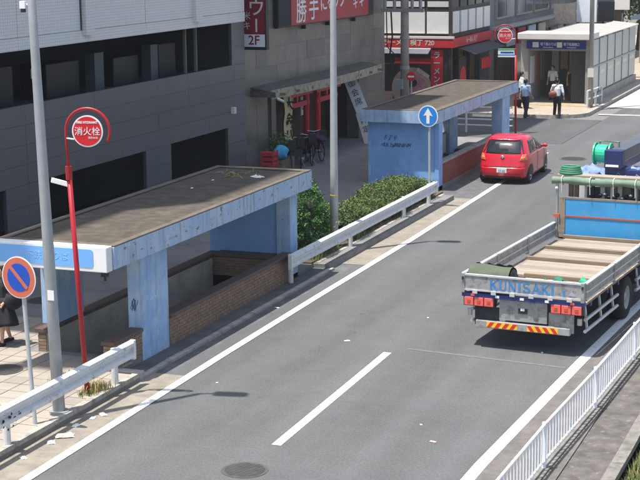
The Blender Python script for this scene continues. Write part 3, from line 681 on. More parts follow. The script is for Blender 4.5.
MB().box(-.65, -.12, -.033, -.0301, 3.3, 3.37).build('lettering_line', M['sign_blue'], pb)

# ================================================================== DARK OFFICE BUILDING (left)
FX = -20.0
OB = thing('office_building', 'dark grey building with pale mosaic upper storey and black garage openings, left edge', 'building')
def wall_cells(ys, zs, holes): return
# recessed parking deck behind the upper slot
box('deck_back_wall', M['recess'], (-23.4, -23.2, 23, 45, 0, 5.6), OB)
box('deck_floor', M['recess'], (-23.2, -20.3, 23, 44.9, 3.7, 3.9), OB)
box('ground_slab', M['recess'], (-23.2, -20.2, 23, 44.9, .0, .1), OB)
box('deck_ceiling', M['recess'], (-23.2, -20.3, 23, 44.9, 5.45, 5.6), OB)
# dark facing panels
core = MB()
GO = [(32.86, 38.09), (39.65, 43.64), (28.2, 30.9)]
zs = [0, .55, 1.1, 1.6, 2.13, 2.62, 3.1, 3.58, 4.06]
ys = sorted({22.9, 23.8, 25, 26.6, *[v for g in GO for v in g], 31.9, 33.9, 35.3, 36.7, 38.9, 40.9, 42.3, 44.2, 45.05})
for i in range(len(ys)-1):
    for k in range(len(zs)-1):
        cy = (ys[i]+ys[i+1])/2
        if zs[k] < 2.1 and any(g[0] < cy < g[1] for g in GO): continue
        o = box('facade_panel', M['tile_dark'], (FX-.04, FX+random.uniform(-.002, .002), ys[i]+.003, ys[i+1]-.003, zs[k]+.003, zs[k+1]-.003), OB)
        core.box(FX-.1, FX-.02, ys[i], ys[i+1], zs[k], zs[k+1])
core.box(FX-.1, FX-.02, 44.05, 45.05, 4.06, 5.38)
core.build('wall_core', M['joint_dark'], OB)
box('facade_panel', M['tile_dark'], (FX-.04, FX, 44.056, 45.044, 4.066, 5.374), OB)
box('corner_wall', M['tile_dark'], (-30, FX-.301, 44.9, 45.05, 0, 5.38), OB)
for a, c in GO: box('reveal', M['joint_dark'], (FX-.12, FX-.101, a, c, 2.13, 2.5), OB)
for y, m_ in ((33.6, 'recess'), (40.35, 'joint_dark'), (41.2, 'recess')): box('garage_post', M[m_], (-21.6, -21.3, y, y+.3, .1, 2.5), OB)
# parking deck columns and boxes
for y0_, y1_, z1_, m_ in ((36.7, 37.2, 4.95, 'teal_col'), (40.0, 40.45, 4.95, 'teal_col'), (43.5, 43.58, 5.45, 'galv'), (42.75, 42.82, 5.45, 'steel_grey')):
    box('deck_column', M[m_], (-21.05, -20.97 if m_ != 'teal_col' else -20.75, y0_, y1_, 3.9, z1_), OB)
for k, (a, c, z) in enumerate(((30.6, 31.6, 4.75), (32.2, 33.0, 4.9), (34.6, 36.3, 4.8), (38.2, 39.7, 4.7), (41.0, 42.1, 4.9))):
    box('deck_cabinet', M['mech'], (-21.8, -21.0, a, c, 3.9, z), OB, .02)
box('deck_notice', M['off_white'], (-20.999, -20.99, 33.85, 33.93, 4.5, 4.75), OB)
# pale mosaic upper storey in wide panels with two pilaster strips
ws = MB(); ws.box(FX-.3, FX-.045, 22.9, 45.05, 5.38, 9.0); ws.build('upper_core', M['joint_dark'], OB)
seams = [22.9, 25.4, 28.1, 31.7, 35.05, 38.27, 41.55, 45.05]
for a, c in zip(seams, seams[1:]):
    box('mosaic_panel', M['mosaic_white'], (FX-.05, FX+.02, a+.012, c-.012, 5.69, 9.0), OB)
    box('edge_band', M['mosaic_white'], (FX-.05, FX+.03, a+.006, c-.006, 5.38, 5.68), OB)
for y in (34.98, 41.48): box('pilaster_strip', M['mosaic_white'], (FX+.021, FX+.14, y-.2, y+.22, 5.56, 9), OB)
for y in (34.68, 35.3, 41.75): box('downpipe', M['joint_dark'], (FX+.021, FX+.05, y, y+.04, 5.7, 9), OB)
# the storeys above the picture; they cast the long shade over the shelters
up_ = MB(); up_.box(-34, FX-.02, 22.9, 45.0, 9.0, 23.0); up_.box(-34, FX-.02, 20.9, 45.0, 23.0, 29.8); up_.box(-34, FX-.02, 20.9, 25.7, 29.8, 37.4)
up_.build('upper_storeys', M['mosaic_white'], OB)
box('end_wall', M['mosaic_white'], (-34, FX-.31, 22.9, 23, 0, 9), OB)
box('back_wall', M['mosaic_white'], (-34, -33.8, 23, 45, 0, 9), OB)
box('shade_beam', M['mosaic_white'], (-21.9, -21.15, 15.6, 20.9, 36.8, 37.4), OB)  # unseen beam, added to cast the dark strip on the near shelter roof
box('shade_beam_post', M['mosaic_white'], (-22.1, -21.7, 15.6, 15.9, 0, 36.8), OB)  # added post that carries the unseen beam
box('wall_lamp', M['off_white'], (FX+.0, FX+.12, 43.9, 44.05, 2.55, 2.75), OB)

# ================================================================== BROWN STONE BUILDING
BX = -20.42
BB = thing('stone_building', 'grey brown stone-faced building with red billboard and curved awning over red gates', 'building')
core = MB(); core.box(-32, BX-.06, 45.06, 60.2, 2.95, 20); core.box(-32, BX-.06, 55.5, 60.2, 20, 30); core.box(-32, BX-.06, 57.2, 60.2, 0, 2.95); core.box(-32, BX-.06, 45.06, 48.2, 0, 2.95); core.box(-32, -23, 48.2, 57.2, 0, 2.95)
core.build('wall_core', M['joint_dark'], BB)
rnd = random.Random(9)
z = 0
while z < 8.4:
    h = .62; y = 45.06; row = int(z/h)
    while y < 60.15:
        L = .92; a, c = y, min(60.2, y+L)
        if not (z < 2.95 and 48.1 < (a+c)/2 < 57.3):
            box('stone_panel', M['brown_stone2' if rnd.random() < .25 else 'brown_stone'], (BX-.06, BX+rnd.uniform(-.004, .004), a+.002, c-.002, z+.002, z+h-.002), BB)
        y += L
    z += h
for i in range(16): box('stone_panel', M['brown_stone'], (BX-.06-(i+1)*.95, BX-.07-i*.95, 60.2, 60.24, 0, 8.4), BB)
box('shop_floor', M['sidewalk'], (-23, BX, 48.2, 57.2, .0, .14), BB)
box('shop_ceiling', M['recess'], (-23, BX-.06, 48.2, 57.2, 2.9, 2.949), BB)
# curved awning
P = []
for k in range(13):
    q = k/12; yy = 46.4+11.2*q; bow = .72+.28*math.sin(math.pi*q)
    P.append([(BX-.02, yy, 3.14), (BX+bow*.5, yy, 3.09), (BX+bow, yy, 3.0)])
aw = MB().grid(P).build('awning', M['awning'], BB); s_ = aw.modifiers.new('s', 'SOLIDIFY'); s_.thickness = .05
P = []
for k in range(25):
    q = k/24; yy = 46.4+11.2*q; bow = .72+.28*math.sin(math.pi*q); P.append([(BX+bow+.03, yy, 3.06), (BX+bow+.04, yy, 2.76), (BX+bow-.02, yy, 2.8), (BX+bow-.02, yy, 3.0)])
MB().grid(P).build('awning_fascia', M['awning_edge'], BB)
box('awning_end', M['awning'], (BX, BX+.9, 46.38, 46.43, 2.82, 3.0), BB)
for k in range(9):
    yy = 47+k*1.25; MB().box(BX, BX+1.0, yy, yy+.08, 2.84, 2.92).build('awning_bracket', M['wood_old'], aw)
for k in range(7): MB().ball((BX+.9, 46.6+k*.07, 2.76-.02*k), .05, 5).build('awning_bulb', M['off_white'], aw)
# shop front behind the gates
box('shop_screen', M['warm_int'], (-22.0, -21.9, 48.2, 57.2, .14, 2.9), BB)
for k in range(6): box('shop_mullion', M['shop_dark'], (-21.9, -21.84, 48.4+k*1.6, 48.5+k*1.6, .14, 2.9), BB)
box('shop_post', M['brown_stone'], (BX-.5, BX-.02, 48.2, 48.6, .14, 2.9), BB); box('shop_post', M['brown_stone'], (BX-.5, BX-.02, 57.0, 57.25, .14, 2.9), BB)
for i, (yy, zz) in enumerate(((50.4, 1.9), (52.2, 2.0), (53.5, 1.7))): 
    ln = box('door_curtain', M['sign_white'], (-21.5, -21.48, yy, yy+.55, zz-.3, zz+.4), BB); text('lettering', 'の', .4, M['ink'], ln, (-21.478, yy+.28, zz), '+x')
# red torii-like gates
def torii(label, y0, w_, x, h):
    t = thing('red_gate', label, 'torii gate', (x, y0, .14))
    for yy in (0, w_): MB().tube([(0, yy, 0), (0, yy, h)], .11, 12).build('pillar', M['vermilion'], t); 
    for yy in (0, w_): MB().tube([(0, yy, 0), (0, yy, .22)], .14, 12).build('base', M['black'], t)
    P_ = [(-.35, h-.02), (w_+.35, h-.02), (w_+.45, h+.24), (w_*.5, h+.18), (-.45, h+.24)]
    MB().prism(P_, (-.13, .13), lambda u, v, ww: (ww, u, v)).build('lintel', M['vermilion'], t)
    MB().box(-.07, .07, -.2, w_+.2, h-.42, h-.24).build('tie_beam', M['vermilion'], t)
    MB().box(-.05, .05, w_/2-.07, w_/2+.07, h-.24, h-.02).build('strut', M['vermilion'], t)
    return t
torii('red gate in the shop entrance, nearer the bicycles', 50.3, 1.9, -20.75, 2.25)
torii('red gate in the shop entrance, nearer the leaning signs', 53.1, 1.8, -20.65, 2.25)
# billboard on the facade
bb = thing('billboard', 'wide red billboard with white characters on the stone building', 'billboard', (BX+.06, 0, 0))
box('frame', M['black'], (0, .12, 48.4, 58.3, 4.95, 7.4), bb); fc = box('red_face', M['board_red'], (.12, .15, 49.55, 57.6, 5.0, 7.4), bb)
box('dark_face', M['recess'], (.12, .14, 48.45, 49.5, 5.0, 7.4), bb)
for st, yy, zz, sz in (('勝', 50.5, 5.55, 1.0), ('手', 51.7, 5.6, 1.0), ('に', 52.7, 5.75, .75), ('る', 53.4, 5.78, .75), ('ッ', 54.0, 5.8, .7), ('グ', 54.7, 5.85, .8), ('キ', 56.1, 5.62, .55), ('キ', 56.8, 5.66, .55)):
    text('lettering', st, sz, M['sign_white'], fc, (.152, yy, zz-.12), '+x', .004, bold=.005)
for yy in (51.0, 53.4, 56.2): box('bracket', M['black'], (-.08, .1, yy, yy+.06, 4.8, 4.949), bb)
# projecting sign
ps = thing('projecting_sign', 'dark red vertical shop sign with 2F on a white panel', 'shop sign', (0, 45.9, 0))
box('case', M['black'], (-20.42, -19.55, -.12, .1, 4.42, 8.2), ps); box('red_face', M['board_wine'], (-20.4, -19.6, -.13, -.121, 4.93, 8.2), ps); wf = box('white_face', M['sign_paper'], (-20.4, -19.6, -.13, -.121, 4.52, 4.92), ps)
text('lettering', '2F', .42, M['board_wine'], wf, (-19.98, -.132, 4.72), bold=.006)
text('lettering', 'ウ', .62, M['off_white'], ps, (-19.88, -.132, 5.75), bold=.004); box('long_vowel_bar', M['off_white'], (-19.92, -19.86, -.134, -.1301, 5.0, 5.42), ps)
text('lettering', '米', .28, M['off_white'], ps, (-20.22, -.132, 5.5)); text('lettering', 'キ', .28, M['off_white'], ps, (-20.22, -.132, 5.18)); text('lettering', 'ラ', .62, M['off_white'], ps, (-19.88, -.132, 6.5))
# beige banner, leaning boards
bn = thing('banner', 'tall beige cloth banner with black brush writing beside the bicycles', 'banner', (-20.3, 49.35, .15))
MB().grid([[(.03*math.sin(k*.9), -.35+.08*j*1.1, .55+.16*k) for j in range(9)] for k in range(13)]).build('cloth', M['banner_beige'], bn); MB().tube([(-.03, -.4, 0), (-.03, -.4, 2.55)], .015, 6).build('pole', M['black'], bn)
MB().tube([(-.03, -.4, 2.5), (-.03, .42, 2.5)], .012, 6).build('crossbar', M['black'], bn)
for k, ch in enumerate('大金八'): text('lettering', ch, .5, M['ink'], bn, (.05, -.02, 2.1-.55*k), rot=(R(90), 0, R(60)), bold=.01)
def lean_board(label, x, y, w_, h, ang, m, txt=None, tilt=8):
    t = thing('sign_board', label, 'sign board', (x, y, .15), R(-50)); t.rotation_euler = (R(-tilt), R(ang), R(22))
    MB().box(-w_/2, w_/2, -.02, .02, 0, h).build('board', M[m], t, bevel=.008)
    if txt:
        for k, ch in enumerate(txt): text('lettering', ch, w_*.62, M['ink'], t, (0, -.024, h-.35-k*w_*.75))
    return t
lean_board('long white signboard with black characters leaning at the shop entrance', -19.5, 56.2, .5, 2.75, -21, 'sign_paper', '御会席')
lean_board('small pale signboard leaning low against the long white one', -19.45, 55.6, .45, 1.25, -16, 'off_white', '丼定')
lean_board('plain pale blue board leaning beside the far shelter corner', -19.15, 56.7, .65, 1.2, -22, 'sign_paper')

# ================================================================== CORNER NOODLE SHOP AND BUILDINGS BEYOND
CX, CY = -19.35, 66.3
NB = thing('corner_shop', 'noodle shop on the far corner with white panels above a red sign band', 'shop building')
box('upper_core', M['shop_dark'], (-34, CX-.1, CY+.1, 73.2, 3.5, 11), NB)
box('lower_core', M['recess'], (-34, CX-.9, CY+.9, 73.2, .12, 3.5), NB)
for z in (3.62,):
    for k in range(9):
        x1 = CX-.12-k*1.12
        box('white_panel', M['shop_white'], (x1-1.02, x1, CY-.0, CY+.099, 3.72, 4.68), NB); box('window_pane', M['glass_dark'], (x1-1.02, x1, CY+.04, CY+.099, 4.86, 6.2), NB); box('white_panel', M['shop_white'], (x1-1.02, x1, CY, CY+.099, 6.4, 7.4), NB)
        box('blind', M['off_white'], (x1-1.0, x1-.02, CY+.03, CY+.039, 4.9, 5.15), NB)
    for k in range(5):
        y0 = CY+.25+k*1.34
        box('white_panel', M['shop_white'], (CX-.099, CX, y0, y0+1.05, 3.72, 4.68), NB); box('window_pane', M['glass_dark'], (CX-.099, CX-.04, y0, y0+1.05, 4.86, 6.2), NB); box('white_panel', M['shop_white'], (CX-.099, CX, y0, y0+1.05, 6.4, 7.4), NB)
box('corner_post', M['shop_dark'], (CX-.115, CX+.03, CY-.03, CY+.13, .12, 8), NB)
rb = box('sign_band', M['shop_red'], (-33, CX+.14, CY-.14, CY, 3.1, 3.5), NB); rb2 = box('sign_band', M['shop_red'], (CX+.0, CX+.14, CY+.001, 73, 3.1, 3.5), NB)
box('band_cap', M['off_white'], (-33, CX+.16, CY-.16, CY, 3.501, 3.6), NB)
text('lettering', 'ラーメン 横丁 720', .3, M['print_cream'], rb, (-21.3, CY-.145, 3.3), bold=.008); text('lettering', 'らーめん 大盛', .3, M['print_cream'], rb2, (CX+.145, 69.2, 3.3), '+x', bold=.008)
aw = MB(); aw.grid([[(CX+.0, CY+.8, 3.08), (CX+.0, 72.6, 3.08)], [(CX+.9, CY+.8, 2.78), (CX+.9, 72.6, 2.78)]]); o = aw.build('side_awning', M['shop_dark'], NB); o.modifiers.new('s', 'SOLIDIFY').thickness = .03
aw = MB(); aw.grid([[(-22.6, CY-.14, 3.05), (CX-.9, CY-.14, 3.05)], [(-22.6, CY-.6, 2.84), (CX-.9, CY-.6, 2.84)]]); o = aw.build('rolled_awning', M['off_white'], NB); o.modifiers.new('s', 'SOLIDIFY').thickness = .03
# poster wall of the shop: a printed bowl of noodles
pw = box('poster_wall', M['shop_dark'], (-23.4, CX-.2, CY+.02, CY+.12, .12, 3.09), NB)
box('poster_sky', M['shop_red'], (-22.0, -20.3, CY+.005, CY+.019, 2.35, 2.6), pw)
MB().prism(arc(-21.2, 1.25, .95, 0, 360, 30)[:-1], (CY+.004, CY+.019), lambda u, v, w_: (u, w_, v)).build('poster_bowl', M['print_bowl'], pw)
MB().prism([(-21.2+.75*math.cos(q*.21), 1.38+.5*math.sin(q*.21)) for q in range(30)], (CY-.004, CY+.003), lambda u, v, w_: (u, w_, v)).build('poster_broth', M['print_pink'], pw)
MB().prism([(-21.6+.28*math.cos(q*.42), 1.4+.25*math.sin(q*.42)) for q in range(15)], (CY-.012, CY-.005), lambda u, v, w_: (u, w_, v)).build('poster_greens', M['leaf_tree'], pw)
MB().prism([(-21.2+.27*math.cos(q*.42), 1.5+.2*math.sin(q*.42)) for q in range(15)], (CY-.018, CY-.0125), lambda u, v, w_: (u, w_, v)).build('poster_topping', M['ink'], pw)
MB().prism([(-20.95, 2.0), (-20.4, 1.7), (-20.35, 1.85), (-20.9, 2.2)], (CY-.012, CY+.003), lambda u, v, w_: (u, w_, v)).build('poster_spoon', M['print_cream'], pw)
vb = box('vertical_banner', M['shop_red'], (-20.28, -19.72, CY-.05, CY-.0, 1.1, 3.0), NB)
for k, ch in enumerate('ラーメン六'): text('lettering', ch, .34, M['off_white'], vb, (-20.0, CY-.055, 2.75-.36*k), bold=.006)
box('poster', M['print_bowl'], (-22.6, -22.1, CY-.0, CY+.019, .5, 1.1), NB)
fb = box('round_sign_board', M['shop_dark'], (CX-.02, CX+.06, 67.4, 68.6, .5, 2.6), NB)
MB().prism(arc(68.0, 1.65, .5, 0, 360, 24)[:-1], (0, .02), lambda u, v, w_: (CX+.061+w_, u, v)).build('round_sign', M['shop_red'], fb)
for k, (y, m_) in enumerate(((69.2, 'warm_int'), (70.2, 'glass_dark'), (71.2, 'warm_int'), (72.1, 'glass_dark'))): box('shop_window', M[m_], (CX-.85, CX-.5, y, y+.85, .3, 2.9), NB)
for k in range(5): box('hanging_curtain', M['shop_red'], (CX+.5, CX+.52, 69.6+k*.34, 69.88+k*.34, 1.9, 2.4), NB)
# dark building behind
DB = thing('rear_building', 'dark banded building with big black windows behind the noodle shop', 'building')
box('wall', M['grey_wall'], (-36, CX-.1, 73.3, 110, .12, 14), DB)
for k in range(9):
    y0 = 74.2+k*4.0
    f_ = box('window_frame', M['steel_grey'], (CX-.1, CX+.04, y0, y0+3.5, 3.95, 6.6), DB)
    for j in range(2): box('pane', M['glass_dark'], (CX+.041, CX+.06, y0+.1+j*1.7, y0+1.65+j*1.7, 4.05, 6.5), f_)
    box('shop_opening', M['glass_dark'] if k % 2 else M['warm_int'], (CX-.099, CX+.03, y0, y0+3.3, .3, 2.9), DB)
box('ledge', M['tin'], (CX-.1, CX+.35, 73.4, 110, 3.45, 3.6), DB)
for k in range(4): box('wall_sign', M[('off_white', 'shop_red', 'sign_paper', 'print_cream')[k]], (CX+.05, CX+.12, 76+k*2.3, 77.6+k*2.3, 2.5, 3.3), DB)

# ================================================================== SUBWAY ENTRANCE
SE = thing('station_entrance', 'small white-roofed station entrance with a dark blue sign over the doorway', 'station entrance')
ex0, ex1, ey = -17.55, -14.25, 72.0
box('roof', M['off_white'], (ex0-.1, ex1+.12, ey-.35, ey+1.6, 3.16, 3.46), SE, .03); box('roof_rear', M['tin'], (ex0-.1, ex1-1.3, ey+1.6, 85, 3.0, 3.2), SE)
MB().grid([[(ex1-1.3, ey+1.6, 3.3), (ex1+.08, ey+1.6, 3.16)], [(ex1-1.3, 85, 3.3), (ex1+.08, 85, 3.16)]]).build('glazed_slope', M['tin'], SE).modifiers.new('s', 'SOLIDIFY').thickness = .04
for k in range(7): MB().tube([(ex1-1.3, ey+1.7+k*1.85, 3.34), (ex1+.09, ey+1.7+k*1.85, 3.2)], .035, 6).build('slope_rib', M['steel_grey'], SE)
box('left_wall', M['tin'], (ex0, ex0+.35, ey, 84.6, .12, 3.159), SE)
box('header', M['steel_grey'], (ex0+.351, ex1-.2, ey+.02, ey+.2, 2.62, 3.159), SE)
sg = box('sign', M['station_blue'], (ex0+.3, ex1-.18, ey-.12, ey+.01, 2.72, 3.08), SE)
box('route_emblem', M['off_white'], (ex0+.58, ex0+.88, ey-.128, ey-.121, 2.78, 3.03), sg); box('route_emblem', M['off_white'], (ex0+1.75, ex0+2.0, ey-.128, ey-.121, 2.78, 3.03), sg)
text('lettering', '地下鉄のりば', .17, M['sign_white'], sg, (ex0+1.34, ey-.125, 2.93), xs=.75); text('lettering', '地下街連絡口', .17, M['sign_white'], sg, (ex0+2.45, ey-.125, 2.93), xs=.75)
text('lettering', 'Subway Station', .08, M['sign_white'], sg, (ex0+1.34, ey-.125, 2.79)); text('lettering', 'Underground', .08, M['sign_white'], sg, (ex0+2.45, ey-.125, 2.79))
box('side_column', M['steel_grey'], (ex1-.2, ex1, ey, ey+.3, .12, 3.159), SE)
box('dark_door', M['joint_dark'], (ex1-.95, ex1-.2, ey+.4, ey+.5, .12, 2.62), SE)
box('rear_wall', M['grey_wall'], (ex0+.35, ex1-.96, ey+4.5, ey+4.6, .12, 3.1), SE)
for k in range(4): box('poster', M[('sign_paper', 'print_cream', 'off_white', 'sign_cyan')[k]], (ex0+.5+k*.45, ex0+.85+k*.45, ey+4.47, ey+4.499, 1.2+.2*(k % 2), 2.3), SE)
for k in range(3): box('side_poster', M[('sign_paper', 'print_pink', 'print_cream')[k]], (ex0+.351, ex0+.37, ey+.5+k*1.1, ey+1.3+k*1.1, 1.0, 2.3), SE)
# glazed side towards the road
for k in range(6):
    y0 = ey+.35+k*2.05
    f_ = box('side_panel', M['frost'], (ex1-.06, ex1-.02, y0+.05, y0+2.0, .55, 1.75), SE); box('side_panel', M['frost'], (ex1-.06, ex1-.02, y0+.05, y0+2.0, 1.85, 3.08), SE)
    box('side_post', M['steel_grey'], (ex1-.1, ex1+.02, y0-.03, y0+.03, .12, 3.13), SE)
    box('panel_notice', M['print_cream'], (ex1-.018, ex1-.012, y0+.3, y0+1.5, 1.35+.02*k, 1.5+.02*k), f_)
box('side_plinth', M['kerb'], (ex1-.12, ex1+.06, ey+.31, 84.6, .12, .5), SE)
box('side_rail', M['steel_grey'], (ex1-.1, ex1+.03, ey+.31, 84.6, 1.76, 1.84), SE)
# white pipe guard by the pole
def pipe_guard(label, pts, z0, rails, curl=None):
    t = thing('pipe_barrier', label, 'barrier')
    for p in pts: MB().tube([(p[0], p[1], z0-.05), (p[0], p[1], z0+rails[-1])], .05, 10).build('post', M['white_rail'], t)
    for z in rails:
        q = [(p[0], p[1], z0+z) for p in pts]
        if curl: q = q + [(pts[-1][0]+curl*math.sin(a), pts[-1][1]+.25-.25*math.cos(a), z0+z) for a in (.4, .8, 1.2, 1.57)]
        MB().tube(q, .035, 8).build('rail', M['white_rail'], t)
    return t
pipe_guard('white pipe barrier beside the station entrance pole', [(-14.0, 70.4), (-13.85, 71.6), (-13.85, 73.0)], .12, (.4, .8))
pipe_guard('white pipe barrier with curled end behind the far shelter', [(-20.0, 61.2), (-18.6, 61.2), (-17.2, 61.2), (-15.8, 61.2)], .0, (.3, .55, .8, 1.05), .5)
pipe_guard('long white barrier along the pale road at right', [(-13.55, 85+2*k) for k in range(8)], .12, (.45, .85))

# ================================================================== POLES AND DISTANT THINGS
up1 = thing('utility_pole', 'concrete utility pole with cable boxes and no-entry sign before the noodle shop', 'utility pole', (-19.35, 59.6, 0))
MB().tube([(0, 0, -.1), (0, 0, 11)], [.19, .13], 16).build('pole', M['conc_pole'], up1, smooth=True)
for z in (2.7, 3.9): MB().tube([(0, 0, z), (0, 0, z+.12)], .2, 12).build('band', M['steel_grey'], up1)
MB().box(-.95, .85, -.2, -.05, 5.0, 5.14).build('cross_arm', M['steel_grey'], up1); MB().box(-.95, .85, .05, .2, 5.5, 5.64).build('cross_arm', M['steel_grey'], up1)
for x in (-.8, -.4, .35, .7): MB().tube([(x, -.12, 5.14), (x, -.12, 5.5)], .07, 8).build('insulator', M['steel_grey'], up1)
MB().tube([(-.55, -.1, 5.0), (-.5, -.1, 4.0), (-.62, -.1, 3.2), (-.48, -.1, 2.6)], .035, 6).build('hanging_cable', M['black'], up1); MB().tube([(-.75, -.1, 5.0), (-.72, -.1, 3.6), (-.3, -.1, 3.2)], .025, 6).build('hanging_cable', M['black'], up1)
MB().box(-.32, .0, -.35, -.15, 1.9, 2.3).build('cable_box', M['steel_grey'], up1)
disc_y('no_entry_disc', M['sign_red'], up1, (.35, 2.42), .19, -.26, -.25); MB().box(.22, .48, -.27, -.2601, 2.385, 2.455).build('no_entry_bar', M['sign_white'], up1); MB().tube([(.35, -.22, .1), (.35, -.22, 2.4)], .03, 8).build('sign_post', M['galv_light'], up1)
up2 = thing('utility_pole', 'slim dark pole at the right corner of the station entrance', 'utility pole', (-13.95, 70.9, .12))
MB().tube([(0, 0, -.1), (-.05, 0, 11)], [.12, .09], 12).build('pole', M['steel_grey'], up2, smooth=True); MB().box(-.14, .14, -.14, -.08, 1.4, 1.8).build('notice', M['off_white'], up2)
# clutter seen above the station roof
vb_ = thing('vending_stand', 'stall of pale boxes and notice boards behind the station roof', 'stall', (-19.1, 86, .12))
for k, (x, z, w_, h, m_) in enumerate(((0, 3.2, 1.3, .9, 'print_cream'), (1.3, 3.3, 1.2, 1.2, 'sign_paper'), (2.5, 3.35, 1.0, .9, 'mech'), (3.4, 4.0, .9, 1.1, 'off_white'))):
    MB().box(x, x+w_-.08, -.1, .1, z-.2, z+h).build('board', M[m_], vb_)
for x in (.2, 1.8, 3.0, 3.8): MB().tube([(x, .15, 0), (x, .15, 3.6)], .04, 6).build('leg', M['steel_grey'], vb_)
sh = thing('roadside_hut', 'blue-grey roofed hut with a small blue sign at the top right corner', 'hut', (-15.6, 97, .12))
MB().box(-.5, 6, 0, 6, 0, 3.2).build('wall', M['off_white'], sh); MB().prism([(-1.0, 2.7), (7, 2.9), (7, 3.1), (2.5, 3.9), (-1.0, 2.9)], (-.6, 6.4), lambda u, v, w_: (u, w_, v)).build('roof', M['bluegrey_roof'], sh)
s2 = MB().box(.3, 3, -.75, -.65, 1.4, 2.2).build('sign', M['sign_blue'], sh); MB().box(.2, .6, -.77, -.751, 1.45, 2.15).build('sign_mark', M['sign_red'], s2); text('lettering', 'A', .6, M['sign_white'], s2, (.95, -.755, 1.8))
bk = thing('distant_block', 'pale concrete block closing the view at the top right', 'building', (0, 125, 0))
MB().box(-40, 30, 0, 12, 0, 16).build('wall', M['tin'], bk)
for i in range(14):
    for k in range(3): 
        f_ = MB().box(-30+i*3.2, -28+i*3.2, -.06, -.001, 2+k*3.2, 4+k*3.2).build('window', M['steel_grey'], bk); MB().box(-29.9+i*3.2, -28.1+i*3.2, -.08, -.061, 2.1+k*3.2, 3.9+k*3.2).build('pane', M['glass_dark'], f_)

def leaves(name, m, parent, pts, size, seed, flat=.0):
    rnd = random.Random(seed); v = []; f = []
    for p in pts:
        a = Vector((rnd.gauss(0, 1), rnd.gauss(0, 1), rnd.gauss(0, 1)+flat)).normalized(); b_ = a.orthogonal().normalized(); q = rnd.uniform(0, 6.28)
        c_ = a.cross(b_); u = math.cos(q)*b_+math.sin(q)*c_; w_ = a.cross(u); s = size*rnd.uniform(.6, 1.3); p = Vector(p); k = len(v)
        v += [p-u*s, p+w_*s*.45, p+u*s, p-w_*s*.45]; f.append((k, k+1, k+2, k+3))
    b = MB(); b.v = [tuple(x) for x in v]; b.f = f
    o = b.build(name, m, parent, fix=False); o['kind'] = 'stuff'; return o
tr = thing('street_tree', 'leafy green tree far behind the station entrance', 'tree', (-18.0, 108, .1))
MB().tube([(0, 0, 0), (.1, 0, 2), (0, .1, 4)], [.2, .15, .08], 8).build('trunk', M['bark'], tr)
rnd = random.Random(3); pts = []
for k in range(26):
    c_ = Vector((rnd.gauss(0, 1.5), rnd.gauss(0, 1.2), rnd.uniform(2.2, 6)))
    pts += [c_+Vector((rnd.gauss(0, .4), rnd.gauss(0, .4), rnd.gauss(0, .3))) for j in range(70)]
leaves('crown', M['leaf_tree'], tr, pts, .16, 4)

# ================================================================== PLANTS
rnd = random.Random(21)
hg = thing('hedge', 'long clipped green hedge behind the guard rail between the shelters', 'hedge', (-14.05, 40.6, SW))
hx, hy, hz = .6, 3.75, .8
def hsurf(y): return hz*(.86+.12*math.sin(y*1.3)+.06*math.sin(y*3.7)), hx*(.9+.1*math.sin(y*1.9+1))
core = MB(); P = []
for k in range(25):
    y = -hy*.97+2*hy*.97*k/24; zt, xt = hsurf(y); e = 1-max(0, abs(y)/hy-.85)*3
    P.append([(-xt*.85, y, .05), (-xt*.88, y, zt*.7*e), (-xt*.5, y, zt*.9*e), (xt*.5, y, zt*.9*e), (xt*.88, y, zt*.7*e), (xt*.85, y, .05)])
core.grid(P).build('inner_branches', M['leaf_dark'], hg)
pts = []
for k in range(42000):
    y = rnd.uniform(-hy, hy); zt, xt = hsurf(y); q = rnd.uniform(0, 1); e = 1-max(0, abs(y)/hy-.85)*2.2
    if q < .62: x = rnd.uniform(-xt, xt); z = zt*e*(1-.22*(abs(x)/xt)**4)
    else: x = xt if q < .88 else -xt; z = rnd.uniform(.05, zt*.95*e)
    bl = .07*math.sin(y*7+x*7)*math.sin(x*11+z*9+y*2)+(.09*rnd.random() if rnd.random() < .02 else 0)
    pts.append((x+rnd.gauss(0, .045)+bl*.6, y+rnd.gauss(0, .045), max(.03, z+rnd.gauss(0, .045)+bl)))
leaves('leaf_mass', M['leaf_hedge'], hg, pts, .028, 22, .6)
bs = thing('conifer_bush', 'bright green feathery bush beside the end of the near shelter', 'bush', (-14.2, 35.0, SW))
MB().tube([(0, 0, 0), (.02, 0, 1.3)], [.05, .02], 8).build('stem', M['bark'], bs)
pts = []; inn = []
for k in range(200):
    zc = rnd.uniform(.15, 1.65); rr_ = .62*math.sqrt(max(.02, 1-((zc-.75)/1.05)**2)); q = rnd.uniform(0, 6.28); c_ = Vector((rr_*math.cos(q), rr_*1.25*math.sin(q), zc)); d = (c_-Vector((0, 0, .5))).normalized()
    for j in range(70):
        t_ = rnd.random(); pts.append(c_+d*.16*t_+Vector((rnd.gauss(0, .07*(1-.6*t_)), rnd.gauss(0, .07*(1-.6*t_)), rnd.gauss(0, .08*(1-.5*t_))+.05*t_)))
leaves('leaf_mass', M['leaf_bush'], bs, pts, .036, 23)
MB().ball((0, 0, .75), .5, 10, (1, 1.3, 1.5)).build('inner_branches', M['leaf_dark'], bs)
b2 = thing('conifer_bush', 'small low green shrub between the bush and the hedge', 'bush', (-14.25, 36.0, SW))
MB().tube([(0, 0, 0), (.02, 0, .6)], [.04, .015], 8).build('stem', M['bark'], b2)
leaves('leaf_mass', M['leaf_hedge'], b2, [(rnd.gauss(0, .26), rnd.gauss(0, .4), .1+abs(rnd.gauss(.35, .25))) for k in range(2600)], .045, 24)
